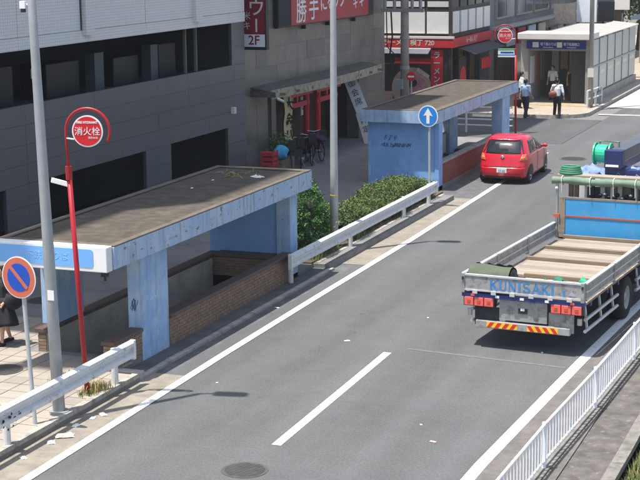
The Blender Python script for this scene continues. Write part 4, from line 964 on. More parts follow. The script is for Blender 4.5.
def tuft(name, label, x, y, z, n, h, sp, m, cat='weeds', group=None):
    b = MB(); rnd2 = random.Random(int(x*100+y*10))
    for k in range(n):
        px, py = rnd2.gauss(0, sp), rnd2.gauss(0, sp*1.4); q = rnd2.uniform(0, 6.28); hh = h*rnd2.uniform(.4, 1.1); ln = hh*rnd2.uniform(.2, .8); wd = .006
        d = Vector((math.cos(q), math.sin(q), 0)); s_ = Vector((-d.y, d.x, 0))*wd
        p0 = Vector((px, py, 0)); p1 = p0+d*ln*.35+Vector((0, 0, hh*.7)); p2 = p0+d*ln+Vector((0, 0, hh))
        b.add([p0-s_, p0+s_, p1+s_*.8, p1-s_*.8, p2], [(0, 1, 2, 3), (3, 2, 4)])
    o = b.build(name, m, fix=False); o.location = (x, y, z); o['kind'] = 'stuff'; return tag(o, label, cat, group)
tuft('weed_tuft', 'dry yellow grass tuft at the foot of the red hydrant pole', -13.08, 22.8, SW, 240, .2, .1, M['grass_dry'])
tuft('weed_tuft', 'patch of green weeds on the paving behind the lamp pole foot', -14.05, 23.3, SW, 200, .1, .12, M['grass_green'])
tuft('weed_tuft', 'greenish grass edging mixed into the dry tuft by the hydrant pole', -13.12, 22.5, SW, 70, .12, .07, M['grass_green'])
for i, (x, y) in enumerate(((-13.6, 34.5), (-13.65, 35.6), (-13.6, 37.3))):
    tuft('weed_tuft', 'low weeds in the planting bed under the hedge guard rail', x, y, SW+.04, 260, .2, .16, M['grass_green'], 'weeds', 'weeds under the hedge guard rail')
gv = MB(); rnd2 = random.Random(77)
for k in range(9000):
    x = -3.7+abs(rnd2.gauss(0, .5)); y = rnd2.uniform(19, 30); hh = rnd2.uniform(.05, .22); q = rnd2.uniform(0, 6.28); d = Vector((math.cos(q), math.sin(q), 0)); s_ = Vector((-d.y, d.x, 0))*.012
    p0 = Vector((x, y, -.22)); p1 = p0+d*hh*.5+Vector((0, 0, hh)); gv.add([p0-s_, p0+s_, p1], [(0, 1, 2)])
o = gv.build('wild_grass', mat('verge_grass', (.13, .17, .045), .8, var=.5, scale=5, col2=(.32, .2, .1), thr=.6, soft=.05, scale2=5), fix=False); o['kind'] = 'stuff'; o['label'] = 'rough green and rusty grass below the verge kerb at bottom right'; o['category'] = 'grass'

# litter
for i, (x, y, w_, h, m_) in enumerate((( -12.55, 20.75, .3, .2, 'litter_pink'), (-12.6, 20.4, .18, .12, 'litter'), (-12.66, 21.3, .16, .1, 'litter'), (-12.55, 22.0, .22, .12, 'litter_pink'), (-12.62, 19.6, .14, .09, 'litter'), (-12.6, 21.75, .14, .08, 'litter'))):
    lab = ('crumpled pinkish paper bag in the gutter, the largest litter there', 'white paper scrap just before the pinkish bag in the gutter', 'white scrap in the gutter below the no-parking post', 'reddish flat wrapper in the gutter near the hydrant pole', 'small white scrap in the gutter nearest the bottom left', 'little white scrap beside the reddish wrapper')[i]
    crumple('litter', M[m_], (x, y, .002), w_, h, .07 if i == 0 else .03, 50+i, lab, 'litter')
for i, q in enumerate(((433, 442), (421, 425), (347, 341), (428, 318), (277, 308), (217, 383), (542, 353))):
    p = gz(*q, 0); sm = i in (0, 2, 4)
    crumple('road_scrap', M['litter' if i else 'litter_pink'], (p.x, p.y, .0), .11 if sm else .045, .06 if sm else .035, .015, 80+i, 'tiny pale scrap lying on the asphalt', 'litter', 'tiny scraps on the road')

# ================================================================== RED HATCHBACK
LAY = [(.16, .2, 3.52, .70), (.22, .08, 3.64, .80), (.36, .01, 3.74, .838), (.55, .0, 3.75, .847), (.72, .035, 3.70, .848), (.84, .06, 3.58, .84), (.93, .085, 3.30, .828), (1.0, .115, 2.98, .805), (1.12, .18, 2.66, .765), (1.25, .27, 2.33, .718), (1.36, .38, 2.05, .672), (1.44, .52, 1.82, .622), (1.495, .78, 1.55, .52), (1.52, 1.05, 1.3, .30)]
def layer(z):
    if z <= LAY[0][0]: return LAY[0][1:]
    for i in range(len(LAY)-1):
        if LAY[i][0] <= z <= LAY[i+1][0]:
            t_ = (z-LAY[i][0])/(LAY[i+1][0]-LAY[i][0]); p0, p1, p2, p3 = LAY[max(0, i-1)], LAY[i], LAY[i+1], LAY[min(len(LAY)-1, i+2)]
            out = []
            for k in (1, 2, 3):
                m1 = (p2[k]-p0[k])/(p2[0]-p0[0])*(p2[0]-p1[0]); m2 = (p3[k]-p1[k])/(p3[0]-p1[0])*(p2[0]-p1[0])
                out.append((2*t_**3-3*t_**2+1)*p1[k]+(t_**3-2*t_**2+t_)*m1+(-2*t_**3+3*t_**2)*p2[k]+(t_**3-t_**2)*m2)
            return out
    return LAY[-1][1:]
def NEz(z): return 6.0 if z < .8 else max(3.6, 6.0-(z-.8)*4.2)
def side_pt(y, z, s=1, off=0.):
    a, c, w_ = layer(z); yc, h = (a+c)/2, (c-a)/2; q = min(.9999, abs(y-yc)/h); NE = NEz(z); return Vector((s*(w_*(1-q**NE)**(1/NE)+off), y, z))
def rear_pt(x, z, off=0., front=False):
    a, c, w_ = layer(z); yc, h = (a+c)/2, (c-a)/2; q = min(.9999, abs(x)/w_); NE = NEz(z); d = h*(1-q**NE)**(1/NE); return Vector((x, (yc+d+off) if front else (yc-d-off), z))
def hatchback(label, loc, rz):
    t = thing('hatchback_car', label, 'car', loc, rz)
    b = MB(); n = 64; zs_ = [.16+(1.52-.16)*k/46 for k in range(47)]; P = []
    for z in zs_:
        a, c, w_ = layer(z); yc, h = (a+c)/2, (c-a)/2; row = []; NE = NEz(z)
        for j in range(n):
            q = 2*math.pi*j/n; cs, sn = math.cos(q), math.sin(q)
            row.append((w_*math.copysign(abs(cs)**(2/NE), cs), yc+h*math.copysign(abs(sn)**(2/NE), sn), z))
        P.append(row+[row[0]])
    b.grid(P); k0 = len(b.v); b.v += [tuple(p) for p in P[-1][:-1]]; b.f.append(tuple(k0+i for i in range(n)))
    body = b.build('body', M['car_red'], t, smooth=True)
    def patch(name, m, f, u0, u1, v0, v1, par=t, nu=10, nv=8, shape=None):
        P = []
        for i in range(nv+1):
            v = v0+(v1-v0)*i/nv; a, c = (u0, u1) if shape is None else shape(i/nv); P.append([f(a+(c-a)*j/nu, v) for j in range(nu+1)])
        o = MB().grid(P).build(name, m, par, smooth=True); s_ = o.modifiers.new('s', 'SOLIDIFY'); s_.thickness = .006; s_.offset = 0; return o
    patch('rear_window', M['car_glass'], lambda u, v: rear_pt(u, v, .008), 0, 0, 1.0, 1.4, shape=lambda q: (-.68+.13*q, .68-.13*q))
    patch('windscreen', M['car_glass'], lambda u, v: rear_pt(u, v, .008, True), 0, 0, 1.02, 1.42, shape=lambda q: (-.66+.14*q, .66-.14*q))
    for s in (1, -1):
        patch('side_window', M['car_glass'], lambda u, v: side_pt(u, v, s, .006), 0, 0, .985, 1.37, shape=lambda q: (1.62, 2.62-.62*q))
        patch('side_window', M['car_glass'], lambda u, v: side_pt(u, v, s, .006), 0, 0, .985, 1.37, shape=lambda q: (.62+.14*q, 1.54))
        patch('tail_lamp', M['lamp_red'], lambda u, v: rear_pt(s*u, v, .012), .5, .79, .78, .98, nu=6, nv=5, shape=lambda q: (.56+.08*q, .785-.05*q))
        patch('indicator', M['lamp_amber'], lambda u, v: rear_pt(s*u, v, .02), .6, .72, .84, .91, nu=4, nv=3)
        patch('door_seam', M['car_black'], lambda u, v: side_pt(u, v, s, .003), 1.575, 1.585, .32, .97, nu=1)
        patch('door_seam', M['car_black'], lambda u, v: side_pt(u, v, s, .003), 2.66, 2.67, .32, .9, nu=1)
        patch('sill_trim', M['car_black'], lambda u, v: side_pt(u, v, s, .004), .9, 2.9, .165, .22, nu=12, nv=2)
        patch('door_handle', M['car_red'], lambda u, v: side_pt(u, v, s, .03), 1.7, 1.88, .86, .89, nu=3, nv=2)
        mb_ = MB(); mb_.ball((s*.9, 2.55, 1.0), .085, 8, (1, .6, .75)); mr = mb_.build('mirror', M['car_red'], t, smooth=True); MB().box(min(s*.8, s*.9), max(s*.8, s*.9), 2.52, 2.58, .96, 1.0).build('mirror_stalk', M['car_black'], mr)
        patch('head_lamp', M['frost'], lambda u, v: rear_pt(s*u, v, .01, True), .45, .76, .62, .78, nu=6, nv=4)
        for yw in (.62, 3.08):
            P = [[side_pt(yw+rr2*math.cos(q*math.pi/18), .29+rr2*math.sin(q*math.pi/18), s, .004) if .29+rr2*math.sin(q*math.pi/18) > .17 else side_pt(yw+rr2*math.cos(q*math.pi/18), .17, s, .004) for q in range(37)] for rr2 in (.02, .2, .345)]
            MB().grid(P).build('wheel_arch', M['car_black'], t)
            wh = bpy.data.objects.new('wheel', None); COL.objects.link(wh); wh.parent = t; wh.location = (s*.725, yw, .295)
            tb = MB(); prof = [(.19, -.1), (.27, -.1), (.293, -.07), (.296, 0), (.293, .07), (.27, .1), (.19, .1)]
            tb.grid([[(s*d, r_*math.cos(2*math.pi*k/28), r_*math.sin(2*math.pi*k/28)) for r_, d in prof] for k in range(29)]); tb.build('tyre', M['rubber'], wh, smooth=True)
            rb_ = MB(); rb_.grid([[(s*d, r_*math.cos(2*math.pi*k/28), r_*math.sin(2*math.pi*k/28)) for r_, d in ((.2, .095), (.185, .1), (.17, .07), (.06, .085), (.0, .09))] for k in range(29)]); rm = rb_.build('rim', M['chrome'], wh, smooth=True)
            for k in range(7):
                q = 2*math.pi*k/7; MB().tube([(s*.082, .1*math.cos(q), .1*math.sin(q)), (s*.082, .16*math.cos(q), .16*math.sin(q))], .018, 6).build('rim_slot', M['car_black'], rm)
    bp_ = patch('bumper_trim', M['car_red'], lambda u, v: rear_pt(u, v, .03), -.74, .74, .34, .56, nu=20, nv=6); patch('bumper_lower', M['car_black'], lambda u, v: rear_pt(u, v, .02), -.6, .6, .18, .26, nu=16, nv=3)
    patch('hatch_seam', M['car_black'], lambda u, v: rear_pt(u, v, .003), -.62, .62, .585, .597, nu=16, nv=1)
    pl_ = patch('plate_recess', M['car_black'], lambda u, v: rear_pt(u, v, .014), -.24, .24, .385, .56, nu=4, nv=3)
    np_ = MB().box(-.165, .165, -.055, -.045, .4, .545).build('number_plate', M['plate'], t); text('lettering', '37-62', .1, M['truck_letter'], np_, (0, -.057, .455))
    MB().ball((0, .045, .9), .06, 8, (1, .3, .8)).build('badge', M['chrome'], t, smooth=True)
    patch('spoiler', M['car_red'], lambda u, v: rear_pt(u, v, .04), -.5, .5, 1.41, 1.46, nu=12, nv=2); patch('brake_lamp', M['lamp_red'], lambda u, v: rear_pt(u, v, .05), -.1, .1, 1.425, 1.445, nu=4, nv=1)
    w0 = MB().tube([(-.02, rear_pt(0, 1.02).y-.02, 1.01), (.3, rear_pt(.3, 1.12).y-.02, 1.1)], .008, 6).build('rear_wiper', M['car_black'], t)
    MB().box(-.62, .62, .5, 3.2, .14, .3).build('underside', M['car_black'], t)
    return t
hatchback('glossy red hatchback driving away past the far shelter', (-12.33, 48.2, 0), R(1.5))

# ================================================================== FLATBED TRUCK
TK = thing('flatbed_truck', 'open flatbed truck with KUNISAKI on its grey tailgate and a folded crane', 'truck', (-6.78, 28.2, 0), R(-4.7))
HW = 1.23
tg = MB().box(-HW+.03, HW-.03, -.03, .03, 1.16, 1.46).build('tailgate', M['truck_gate'], TK, bevel=.008)
for z in (1.445, 1.15): MB().box(-HW+.02, HW-.02, -.045, .035, z, z+.03).build('tailgate_rail', M['truck_alu'], tg)
for s in (-1, 1): MB().box(s*(HW-.03)-.035, s*(HW-.03)+.035, -.05, .05, 1.1, 1.485).build('corner_post', M['truck_gate'], TK, bevel=.008); 
for s in (-1, 1): MB().box(s*(HW-.03)-.02, s*(HW-.03)+.02, -.065, -.051, 1.36, 1.42).build('latch', M['truck_dark'], TK)
def slab_letter(ch, x, w_, h, z, y, m, par):
    """roman letter of straight strokes with slab serifs"""
    b = MB(); T = .042; t2 = .022
    def st(p, q, t_=T):
        p, q = Vector((p[0]*w_, p[1]*h)), Vector((q[0]*w_, q[1]*h)); d = (q-p).normalized(); n_ = Vector((-d.y, d.x))*t_/2
        b.prism([tuple(p-n_), tuple(q-n_), tuple(q+n_), tuple(p+n_)], (y-.004, y), lambda u, v, ww: (x+u, ww, z+v))
    def sf(px, pz, L=.36): b.box(x+px*w_-L*w_/2, x+px*w_+L*w_/2, y-.0045, y, z+pz*h-.009, z+pz*h+.009)
    if ch == 'K': st((.2, 0), (.2, 1)); st((.25, .42), (.8, 1), t2); st((.42, .55), (.85, 0)); [sf(*q) for q in ((.2, 0), (.2, 1), (.8, 1, .3), (.83, 0, .34))]
    if ch == 'U':
        st((.2, .3), (.2, 1)); st((.8, .3), (.8, 1), t2); sf(.2, 1); sf(.8, 1, .3)
        pts = [(.5-.3*math.cos(a), .32-.3*math.sin(a)) for a in [math.pi*k/8 for k in range(9)]]; [st(p, q, T*(1-.05*k)) for k, (p, q) in enumerate(zip(pts, pts[1:]))]
    if ch == 'N': st((.18, 0), (.18, 1), t2); st((.82, 0), (.82, 1), t2); st((.18, 1), (.82, 0)); sf(.16, 1, .3); sf(.18, 0, .32); sf(.84, 1, .3)
    if ch == 'I': st((.5, 0), (.5, 1)); sf(.5, 0, .75); sf(.5, 1, .75)
    if ch == 'A': st((.12, 0), (.5, 1), t2); st((.5, 1), (.88, 0)); st((.28, .35), (.72, .35), t2); sf(.12, 0, .3); sf(.88, 0, .34)
    if ch == 'S':
        pts = [(.5+.32*math.cos(a), .74+.25*math.sin(a)) for a in [R(30+24*k) for k in range(10)]]+[(.5+.32*math.cos(a), .26+.25*math.sin(a)) for a in [R(80-27*k) for k in range(11)]]
        [st(p, q, .034) for p, q in zip(pts, pts[1:])]
    return b.build('lettering', m, par)
xx = -.66
for ch in 'KUNISAKI':
    w_ = .09 if ch == 'I' else .175
    slab_letter(ch, xx, w_, .2, 1.2, -.031, M['truck_letter'], tg); xx += w_+.012
slab_letter('I', .8, .07, .11, 1.2, -.031, M['truck_letter'], tg)
em = MB().prism([(.92, 1.22), (1.06, 1.21), (1.05, 1.25), (.98, 1.3), (.94, 1.26)], (-.034, -.031), lambda u, v, w_: (u, w_, v)).build('emblem', mat('emblem_purple', (.36, .33, .42), .5), tg)
for k in range(6): MB().box(-.95+.38*k-.05, -.95+.38*k+.05, -.06, -.0451, 1.1, 1.17).build('hinge', M['truck_alu'], tg)
for s in (-1, 1):
    g = MB().box(s*HW-.025, s*HW+.025, .06, 6.0, 1.16, 1.46).build('side_gate', M['truck_gate'], TK, bevel=.006)
    for z in (1.445, 1.29, 1.15): MB().box(s*HW-.04, s*HW+.04, .055, 6.005, z, z+.028).build('gate_rail', M['truck_alu'], g)
    for y in (2.0, 4.0): MB().box(s*HW-.045, s*HW+.045, y-.04, y+.04, 1.1, 1.48).build('stake', M['truck_gate'], g)
# load floor of single planks, battens across it
for k in range(20):
    y0 = .06+k*.297
    MB().box(-HW+.03, HW-.03, y0+.004, y0+.291, 1.0, 1.045+random.uniform(0, .004)).build('floor_plank', M['plank' if k % 3 else 'plank2'], TK)
# loaded timber panels on the bed, separate things
for k, (y0, y1, z1) in enumerate(((.35, 1.6, 1.15), (1.72, 3.25, 1.15), (3.4, 4.5, 1.15), (4.62, 5.85, 1.15))):
    t_ = thing('plank_panel', ('pale timber panel on the truck bed, nearest the tailgate', 'pale timber panel on the truck bed, second from the tailgate', 'pale timber panel on the truck bed, third from the tailgate', 'pale timber panel on the truck bed, against the blue board')[k], 'timber', (-6.78, 28.2, 0), R(-4.7), 'timber panels on the truck bed')
    x0 = -.42 if k == 0 else -.9
    n_ = 5
    for j in range(n_):
        a = y0+(y1-y0)*j/n_
        MB().box(x0, HW-.09, a+.004, a+(y1-y0)/n_-.004, z1-.05, z1+random.uniform(-.003, .004)).build('plank', M['plank2' if (j+k) % 3 else 'plank'], t_)
    for yy in (y0+.02, y1-.12): MB().box(x0-.02, HW-.08, yy, yy+.1, 1.05, z1-.051).build('batten', M['timber'], t_)
    MB().box(x0-.05, HW-.085, y1-.09, y1+.0, z1+.006, z1+.075).build('timber_edge', M['timber'], t_)
# rear frame, lamps, bumper
MB().box(-HW, HW, -.02, .1, 1.02, 1.1).build('rear_frame', M['truck_blue'], TK)
for k in range(5): MB().box(-1.0+.5*k-.04, -1.0+.5*k+.04, -.03, -.021, 1.04, 1.09).build('frame_marker', M['sign_white'] if k % 4 else M['lamp_red'], TK)
for s in (-1, 1):
    h_ = MB().box(s*.88-.32, s*.88+.32, .0, .12, .84, 1.03).build('lamp_housing', M['truck_dark'], TK)
    for k in (-1, 0, 1):
        l_ = MB().box(s*.88+k*.205-.095, s*.88+k*.205+.095, -.03, -.001, .85, 1.02).build('rear_lamp', M['lamp_red'], h_, bevel=.012)
        MB().box(s*.88+k*.205-.035, s*.88+k*.205+.035, -.038, -.031, .905, .97).build('bulb', M['lamp_bulb'], l_, bevel=.008)
MB().box(-.48, .48, .05, .09, .6, 1.0).build('mud_panel', M['truck_gate'], TK); MB().box(.5, 1.0, .1, .13, .45, .82).build('mud_flap', M['truck_gate'], TK); MB().box(-1.0, -.5, .1, .13, .45, .82).build('mud_flap', M['truck_dark'], TK)
npb = MB().box(-.09, .09, .03, .049, .76, .86).build('plate_holder', M['truck_dark'], TK); MB().box(-.04, .04, .02, .0299, .82, .87).build('plate_lamp', M['sign_white'], npb)
bpr = MB().box(-.95, .95, .0, .1, .42, .56).build('bumper', M['truck_gate'], TK, bevel=.01)
def chevron(x0, x1, d):
    MB().box(x0, x1, -.004, -.0005, .435, .545).build('reflector', M['stripe_yellow'], bpr)
    n_ = 4; st = (x1-x0)/n_
    for k in range(n_):
        a = x0+st*k; q = .5*st; sk = .5*st*d
        pol = [(max(x0, min(x1, u)), v) for u, v in ((a+max(0, -sk), .436), (a+max(0, -sk)+q, .436), (a+max(0, sk)+q, .544), (a+max(0, sk), .544))]
        MB().prism(pol, (-.008, -.0045), lambda u, v, w_: (u, w_, v)).build('reflector_stripe', M['stripe_red'], bpr)
chevron(-.72, -.1, 1); chevron(.1, .72, -1)
MB().tube([(-1.12, .15, .62), (-1.12, .15, .75)], .05, 8).build('side_marker', M['chrome'], TK); MB().tube([(1.1, .15, .62), (1.1, .15, .75)], .05, 8).build('side_marker', M['chrome'], TK)
# chassis, wheels, side guards
for s in (-1, 1): MB().box(s*.42-.05, s*.42+.05, .1, 9.4, .72, 1.0).build('chassis_rail', M['truck_dark'], TK)
for y in (.6, 1.8, 2.6, 4.4, 5.6): MB().box(-HW+.05, HW-.05, y, y+.1, .9, .999).build('cross_member', M['truck_blue'], TK)
for s in (-1, 1):
    for y in (3.45, 8.3):
        wh = bpy.data.objects.new('wheel', None); COL.objects.link(wh); wh.parent = TK; wh.location = (s*1.0, y, .46)
        tb = MB(); prof = [(.25, -.16), (.42, -.16), (.455, -.12), (.46, 0), (.455, .12), (.42, .16), (.25, .16)]
        tb.grid([[(d, r_*math.cos(2*math.pi*k/32), r_*math.sin(2*math.pi*k/32)) for r_, d in prof] for k in range(33)]); tb.build('tyre', M['rubber'], wh, smooth=True)
        rb_ = MB(); rb_.grid([[(s*d, r_*math.cos(2*math.pi*k/32), r_*math.sin(2*math.pi*k/32)) for r_, d in ((.26, .15), (.235, .15), (.2, .03), (.11, .03), (.1, .12), (0, .12))] for k in range(33)]); rb_.build('rim', M['galv'], wh, smooth=True)
    MB().grid([[(s*1.0-.18, 3.45+.58*math.cos(a), .46+.55*math.sin(a)), (s*1.0+.18, 3.45+.58*math.cos(a), .46+.55*math.sin(a))] for a in [R(20+14*k) for k in range(11)]]).build('mudguard', M['truck_dark'], TK)
    for z in (.45, .68):
        MB().tube([(s*1.15, .35, z), (s*1.15, 2.7, z)], .035, 8).build('side_guard', M['truck_alu'], TK); MB().tube([(s*1.15, 4.2, z), (s*1.15, 7.2, z)], .035, 8).build('side_guard', M['truck_alu'], TK)
    for y in (.6, 1.6, 2.5, 4.5, 5.8): MB().tube([(s*1.12, y, .42), (s*1.0, y+.15, 1.05)], .028, 6).build('guard_stay', M['truck_alu'], TK)
MB().box(-.9, -.5, 4.5, 5.7, .45, .95).build('fuel_tank', M['truck_alu'], TK, bevel=.05); MB().box(.55, 1.05, 4.6, 5.4, .5, .95).build('tool_box', M['truck_dark'], TK, bevel=.02)
# headboard: blue board, posts, canvas roll, planks on top
hb = MB().box(-1.0, 1.2, 6.06, 6.1, 1.12, 2.02).build('blue_board', M['board_blue'], TK)
MB().box(-1.01, 1.2, 6.045, 6.0599, 1.6, 1.635).build('tie_strap', M['strap'], hb); MB().box(-1.14, -1.0, 6.04, 6.1, 1.12, 2.05).build('wood_edge', M['plank'], hb); MB().box(-1.0, 1.2, 6.05, 6.11, 2.02, 2.06).build('board_cap', M['plank'], hb)
for x in (-1.2, 1.22): MB().tube([(x, 6.08, 1.1), (x, 6.08, 2.42)], .035, 10).build('head_post', M['galv'], TK)
for x in (-.55, .05, .62, .85): MB().tube([(x, 6.14, 1.1), (x, 6.14, 2.42)], .025, 8).build('head_bar', M['galv'], TK)
MB().ball((-1.2, 6.02, 2.26), .035, 6).build('post_knob', M['sign_white'], TK); MB().box(-1.26, -1.12, 6.0, 6.05, 1.58, 1.66).build('ratchet', M['strap'], TK)
P = [[(x, 6.1+.09*math.cos(q)*(1+.12*math.sin(x*9)), 2.43+.085*math.sin(q)*(1+.12*math.sin(x*9+2))+.012*math.sin(x*5)) for q in [2*math.pi*k/12 for k in range(13)]] for x in [-1.32+.09*i for i in range(30)]]
cr = MB().grid(P).build('canvas_roll', M['canvas_pale'], TK, smooth=True)
for x in (-1.08, -.42, .12, .62): MB().tube([(x, 6.1+.115*math.cos(q), 2.43+.11*math.sin(q)) for q in [R(30*k) for k in range(13)]], .012, 6).build('tie_rope', M['rope'], cr); 
for x in (-1.08, -.42, .12, .62): MB().tube([(x, 6.0, 2.4), (x+.01, 6.0, 2.15)], .01, 6).build('rope_tail', M['rope'], cr)
MB().box(-1.25, 1.25, 6.18, 6.55, 2.5, 2.55).build('top_plank', M['plank2'], TK); MB().box(-1.2, 1.2, 6.2, 6.5, 1.05, 1.2).build('front_sill', M['truck_dark'], TK)
for x, m_ in ((-.95, 'timber'), (-.82, 'timber'), (-.45, 'truck_dark'), (-.2, 'galv'), (.2, 'galv'), (.5, 'truck_dark'), (.95, 'galv')): MB().box(x-.05, x+.05, 6.3, 6.38, 1.2, 2.5).build('rack_bar', M[m_], TK)
MB().box(-.3, .6, 6.42, 6.48, 1.9, 2.45).build('rack_panel', M['grey_wall'], TK)
for k in range(9): MB().ball((-.25+.1*k, 6.3, 2.1+.04*math.sin(k*2.1)), .05, 6).build('shackle', M['chrome' if k % 2 else 'black'], TK)
# crane behind the cab
MB().box(-.35, .35, 6.65, 7.2, 1.0, 2.45).build('crane_column', M['navy'], TK, bevel=.03)
bm_ = MB().box(-.2, .14, 6.62, 12.6, 2.82, 3.1).build('crane_boom', M['boom'], TK, bevel=.02); MB().box(-.24, .18, 6.5, 6.75, 2.7, 3.12).build('boom_end', M['navy'], bm_, bevel=.02); MB().box(-.2, .1, 6.49, 6.499, 2.74, 2.79).build('boom_label', M['sign_white'], bm_)
MB().box(-.13, .07, 6.9, 11.5, 2.6, 2.80).build('boom_ram', M['navy'], bm_)
MB().box(-.25, .3, 6.6, 7.0, 2.5, 2.72).build('crane_head', M['navy'], TK, bevel=.03)
MB().tube([(-.55, 7.1, 2.95), (-.28, 7.05, 2.95)], .22, 20).build('winch_drum', M['green_drum'], TK, smooth=False)
for x in (-.6, -.24): MB().tube([(x-.015, 7.08, 2.95), (x+.015, 7.08, 2.95)], .26, 20).build('drum_flange', M['green_drum'], TK)
MB().tube([(-.55, 7.25, 2.7), (-.55, 7.25, 3.22), (-.1, 7.25, 3.22), (-.1, 7.25, 2.7)], .03, 8).build('hose_guard', M['canvas_pale'], TK)
P = []
for i in range(26):
    x = -.95+.085*i; P.append([(x, 6.58+.1*j, 2.52+.16*math.sin(j/6*3.1)+.05*math.sin(x*13+j)+.04*math.sin(x*29)) for j in range(8)])
sh_ = MB().grid(P).build('folded_sheet', M['tarp_blue'], TK, smooth=True); sh_.modifiers.new('s', 'SOLIDIFY').thickness = .02
MB().box(.25, .8, 6.6, 7.3, 2.5, 2.68).build('control_box', M['navy'], TK, bevel=.02)
# cab
cb = MB().prism([(7.5, .55), (9.6, .55), (9.65, 1.3), (9.45, 2.2), (9.2, 2.3), (7.5, 2.3)], (-1.12, 1.12), lambda u, v, w_: (w_, u, v)).build('cab', M['cab'], TK, bevel=.05)
MB().box(-.9, .9, 7.47, 7.499, 1.55, 2.1).build('rear_window', M['glass_dark'], cb)
for s in (-1, 1): MB().box(s*1.121-.004, s*1.121+.004, 8.2, 9.3, 1.4, 2.1).build('side_window', M['glass_dark'], cb); MB().box(s*1.3-.06, s*1.3+.06, 9.4, 9.5, 1.5, 2.0).build('mirror', M['black'], cb)
MB().grid([[(-1.0, 9.668, 1.38), (1.0, 9.668, 1.38)], [(-.95, 9.49, 2.15), (.95, 9.49, 2.15)]]).build('windscreen', M['glass_dark'], cb)

def on_truck(x, y, z): return TK.matrix_basis @ Vector((x, y, z)) if False else Vector((-6.78, 28.2, 0)) + Matrix.Rotation(R(-4.7), 3, 'Z') @ Vector((x, y, z))
# rolled tarpaulin, cloths, hose coil: loose things carried on the truck
tp = thing('tarpaulin_roll', 'olive green rolled tarpaulin behind the tailgate in the truck bed corner', 'tarpaulin', on_truck(-.8, .42, 1.06), R(-4.7))
P = [[(x, .3*math.cos(q)*(1+.06*math.sin(x*11+q*3)), .26+.26*math.sin(q)*(1+.07*math.sin(x*7+q*2))) for q in [2*math.pi*k/18 for k in range(19)]] for x in [-.38+.06*i for i in range(15)]]
MB().grid(P).build('roll', M['canvas_green'], tp, smooth=True); MB().ball((.46, 0, .26), .22, 8, (.3, 1, 1)).build('roll_core', M['black'], tp); MB().grid([[(-.34+.07*i, .1+.12*j, .53-.1*j+.02*math.sin(i*2)) for j in range(4)] for i in range(12)]).build('flap', M['canvas_green'], tp)
for i, (x, y, m_, lab) in enumerate(((.42, .75, 'cloth_green', 'crumpled dark green cloth lying behind the tailgate lettering'), (.9, .85, 'cloth_mint', 'bright mint green cloth at the right corner of the truck bed'))):
    o = MB().ball((0, 0, 0), .24, 22, (1.35 if i == 0 else .8, .9, .9)); rnd3 = random.Random(i+5)
    o.v = [(a+.04*math.sin(b_*31+c_*27), b_+.04*math.sin(a*37+c_*15), max(0, c_*(.75+.25*math.sin(a*19+b_*13))+.05*math.sin(a*33+b_*29))) for a, b_, c_ in o.v]
    ob = o.build('work_cloth', M[m_], smooth=True); ob.location = on_truck(x, y, 1.155); tag(ob, lab, 'cloth')
hc = MB()
for k in range(4): hc.tube([((.24-.015*k)*math.cos(R(15*j)), (.2-.012*k)*math.sin(R(15*j)), .03+.045*k) for j in range(25)], .03, 8)
ho = hc.build('hose_coil', mat('hose_green', (.05, .2, .12), .5, var=.2, scale=10), smooth=True); ho.location = on_truck(-.98, 6.38, 2.55); tag(ho, 'coiled green hose on top of the truck headboard', 'hose')
lc = MB().ball((0, 0, 0), .22, 12, (1, 1, .5)); lc.v = [(a+.03*math.sin(b_*31), b_, max(0, c_+.03*math.sin(a*23))) for a, b_, c_ in lc.v]; lo = lc.build('work_cloth', M['cloth_green'], smooth=True); lo.location = on_truck(.95, 6.45, 2.552); tag(lo, 'mint green bundle on the headboard plank at the right picture edge', 'cloth')

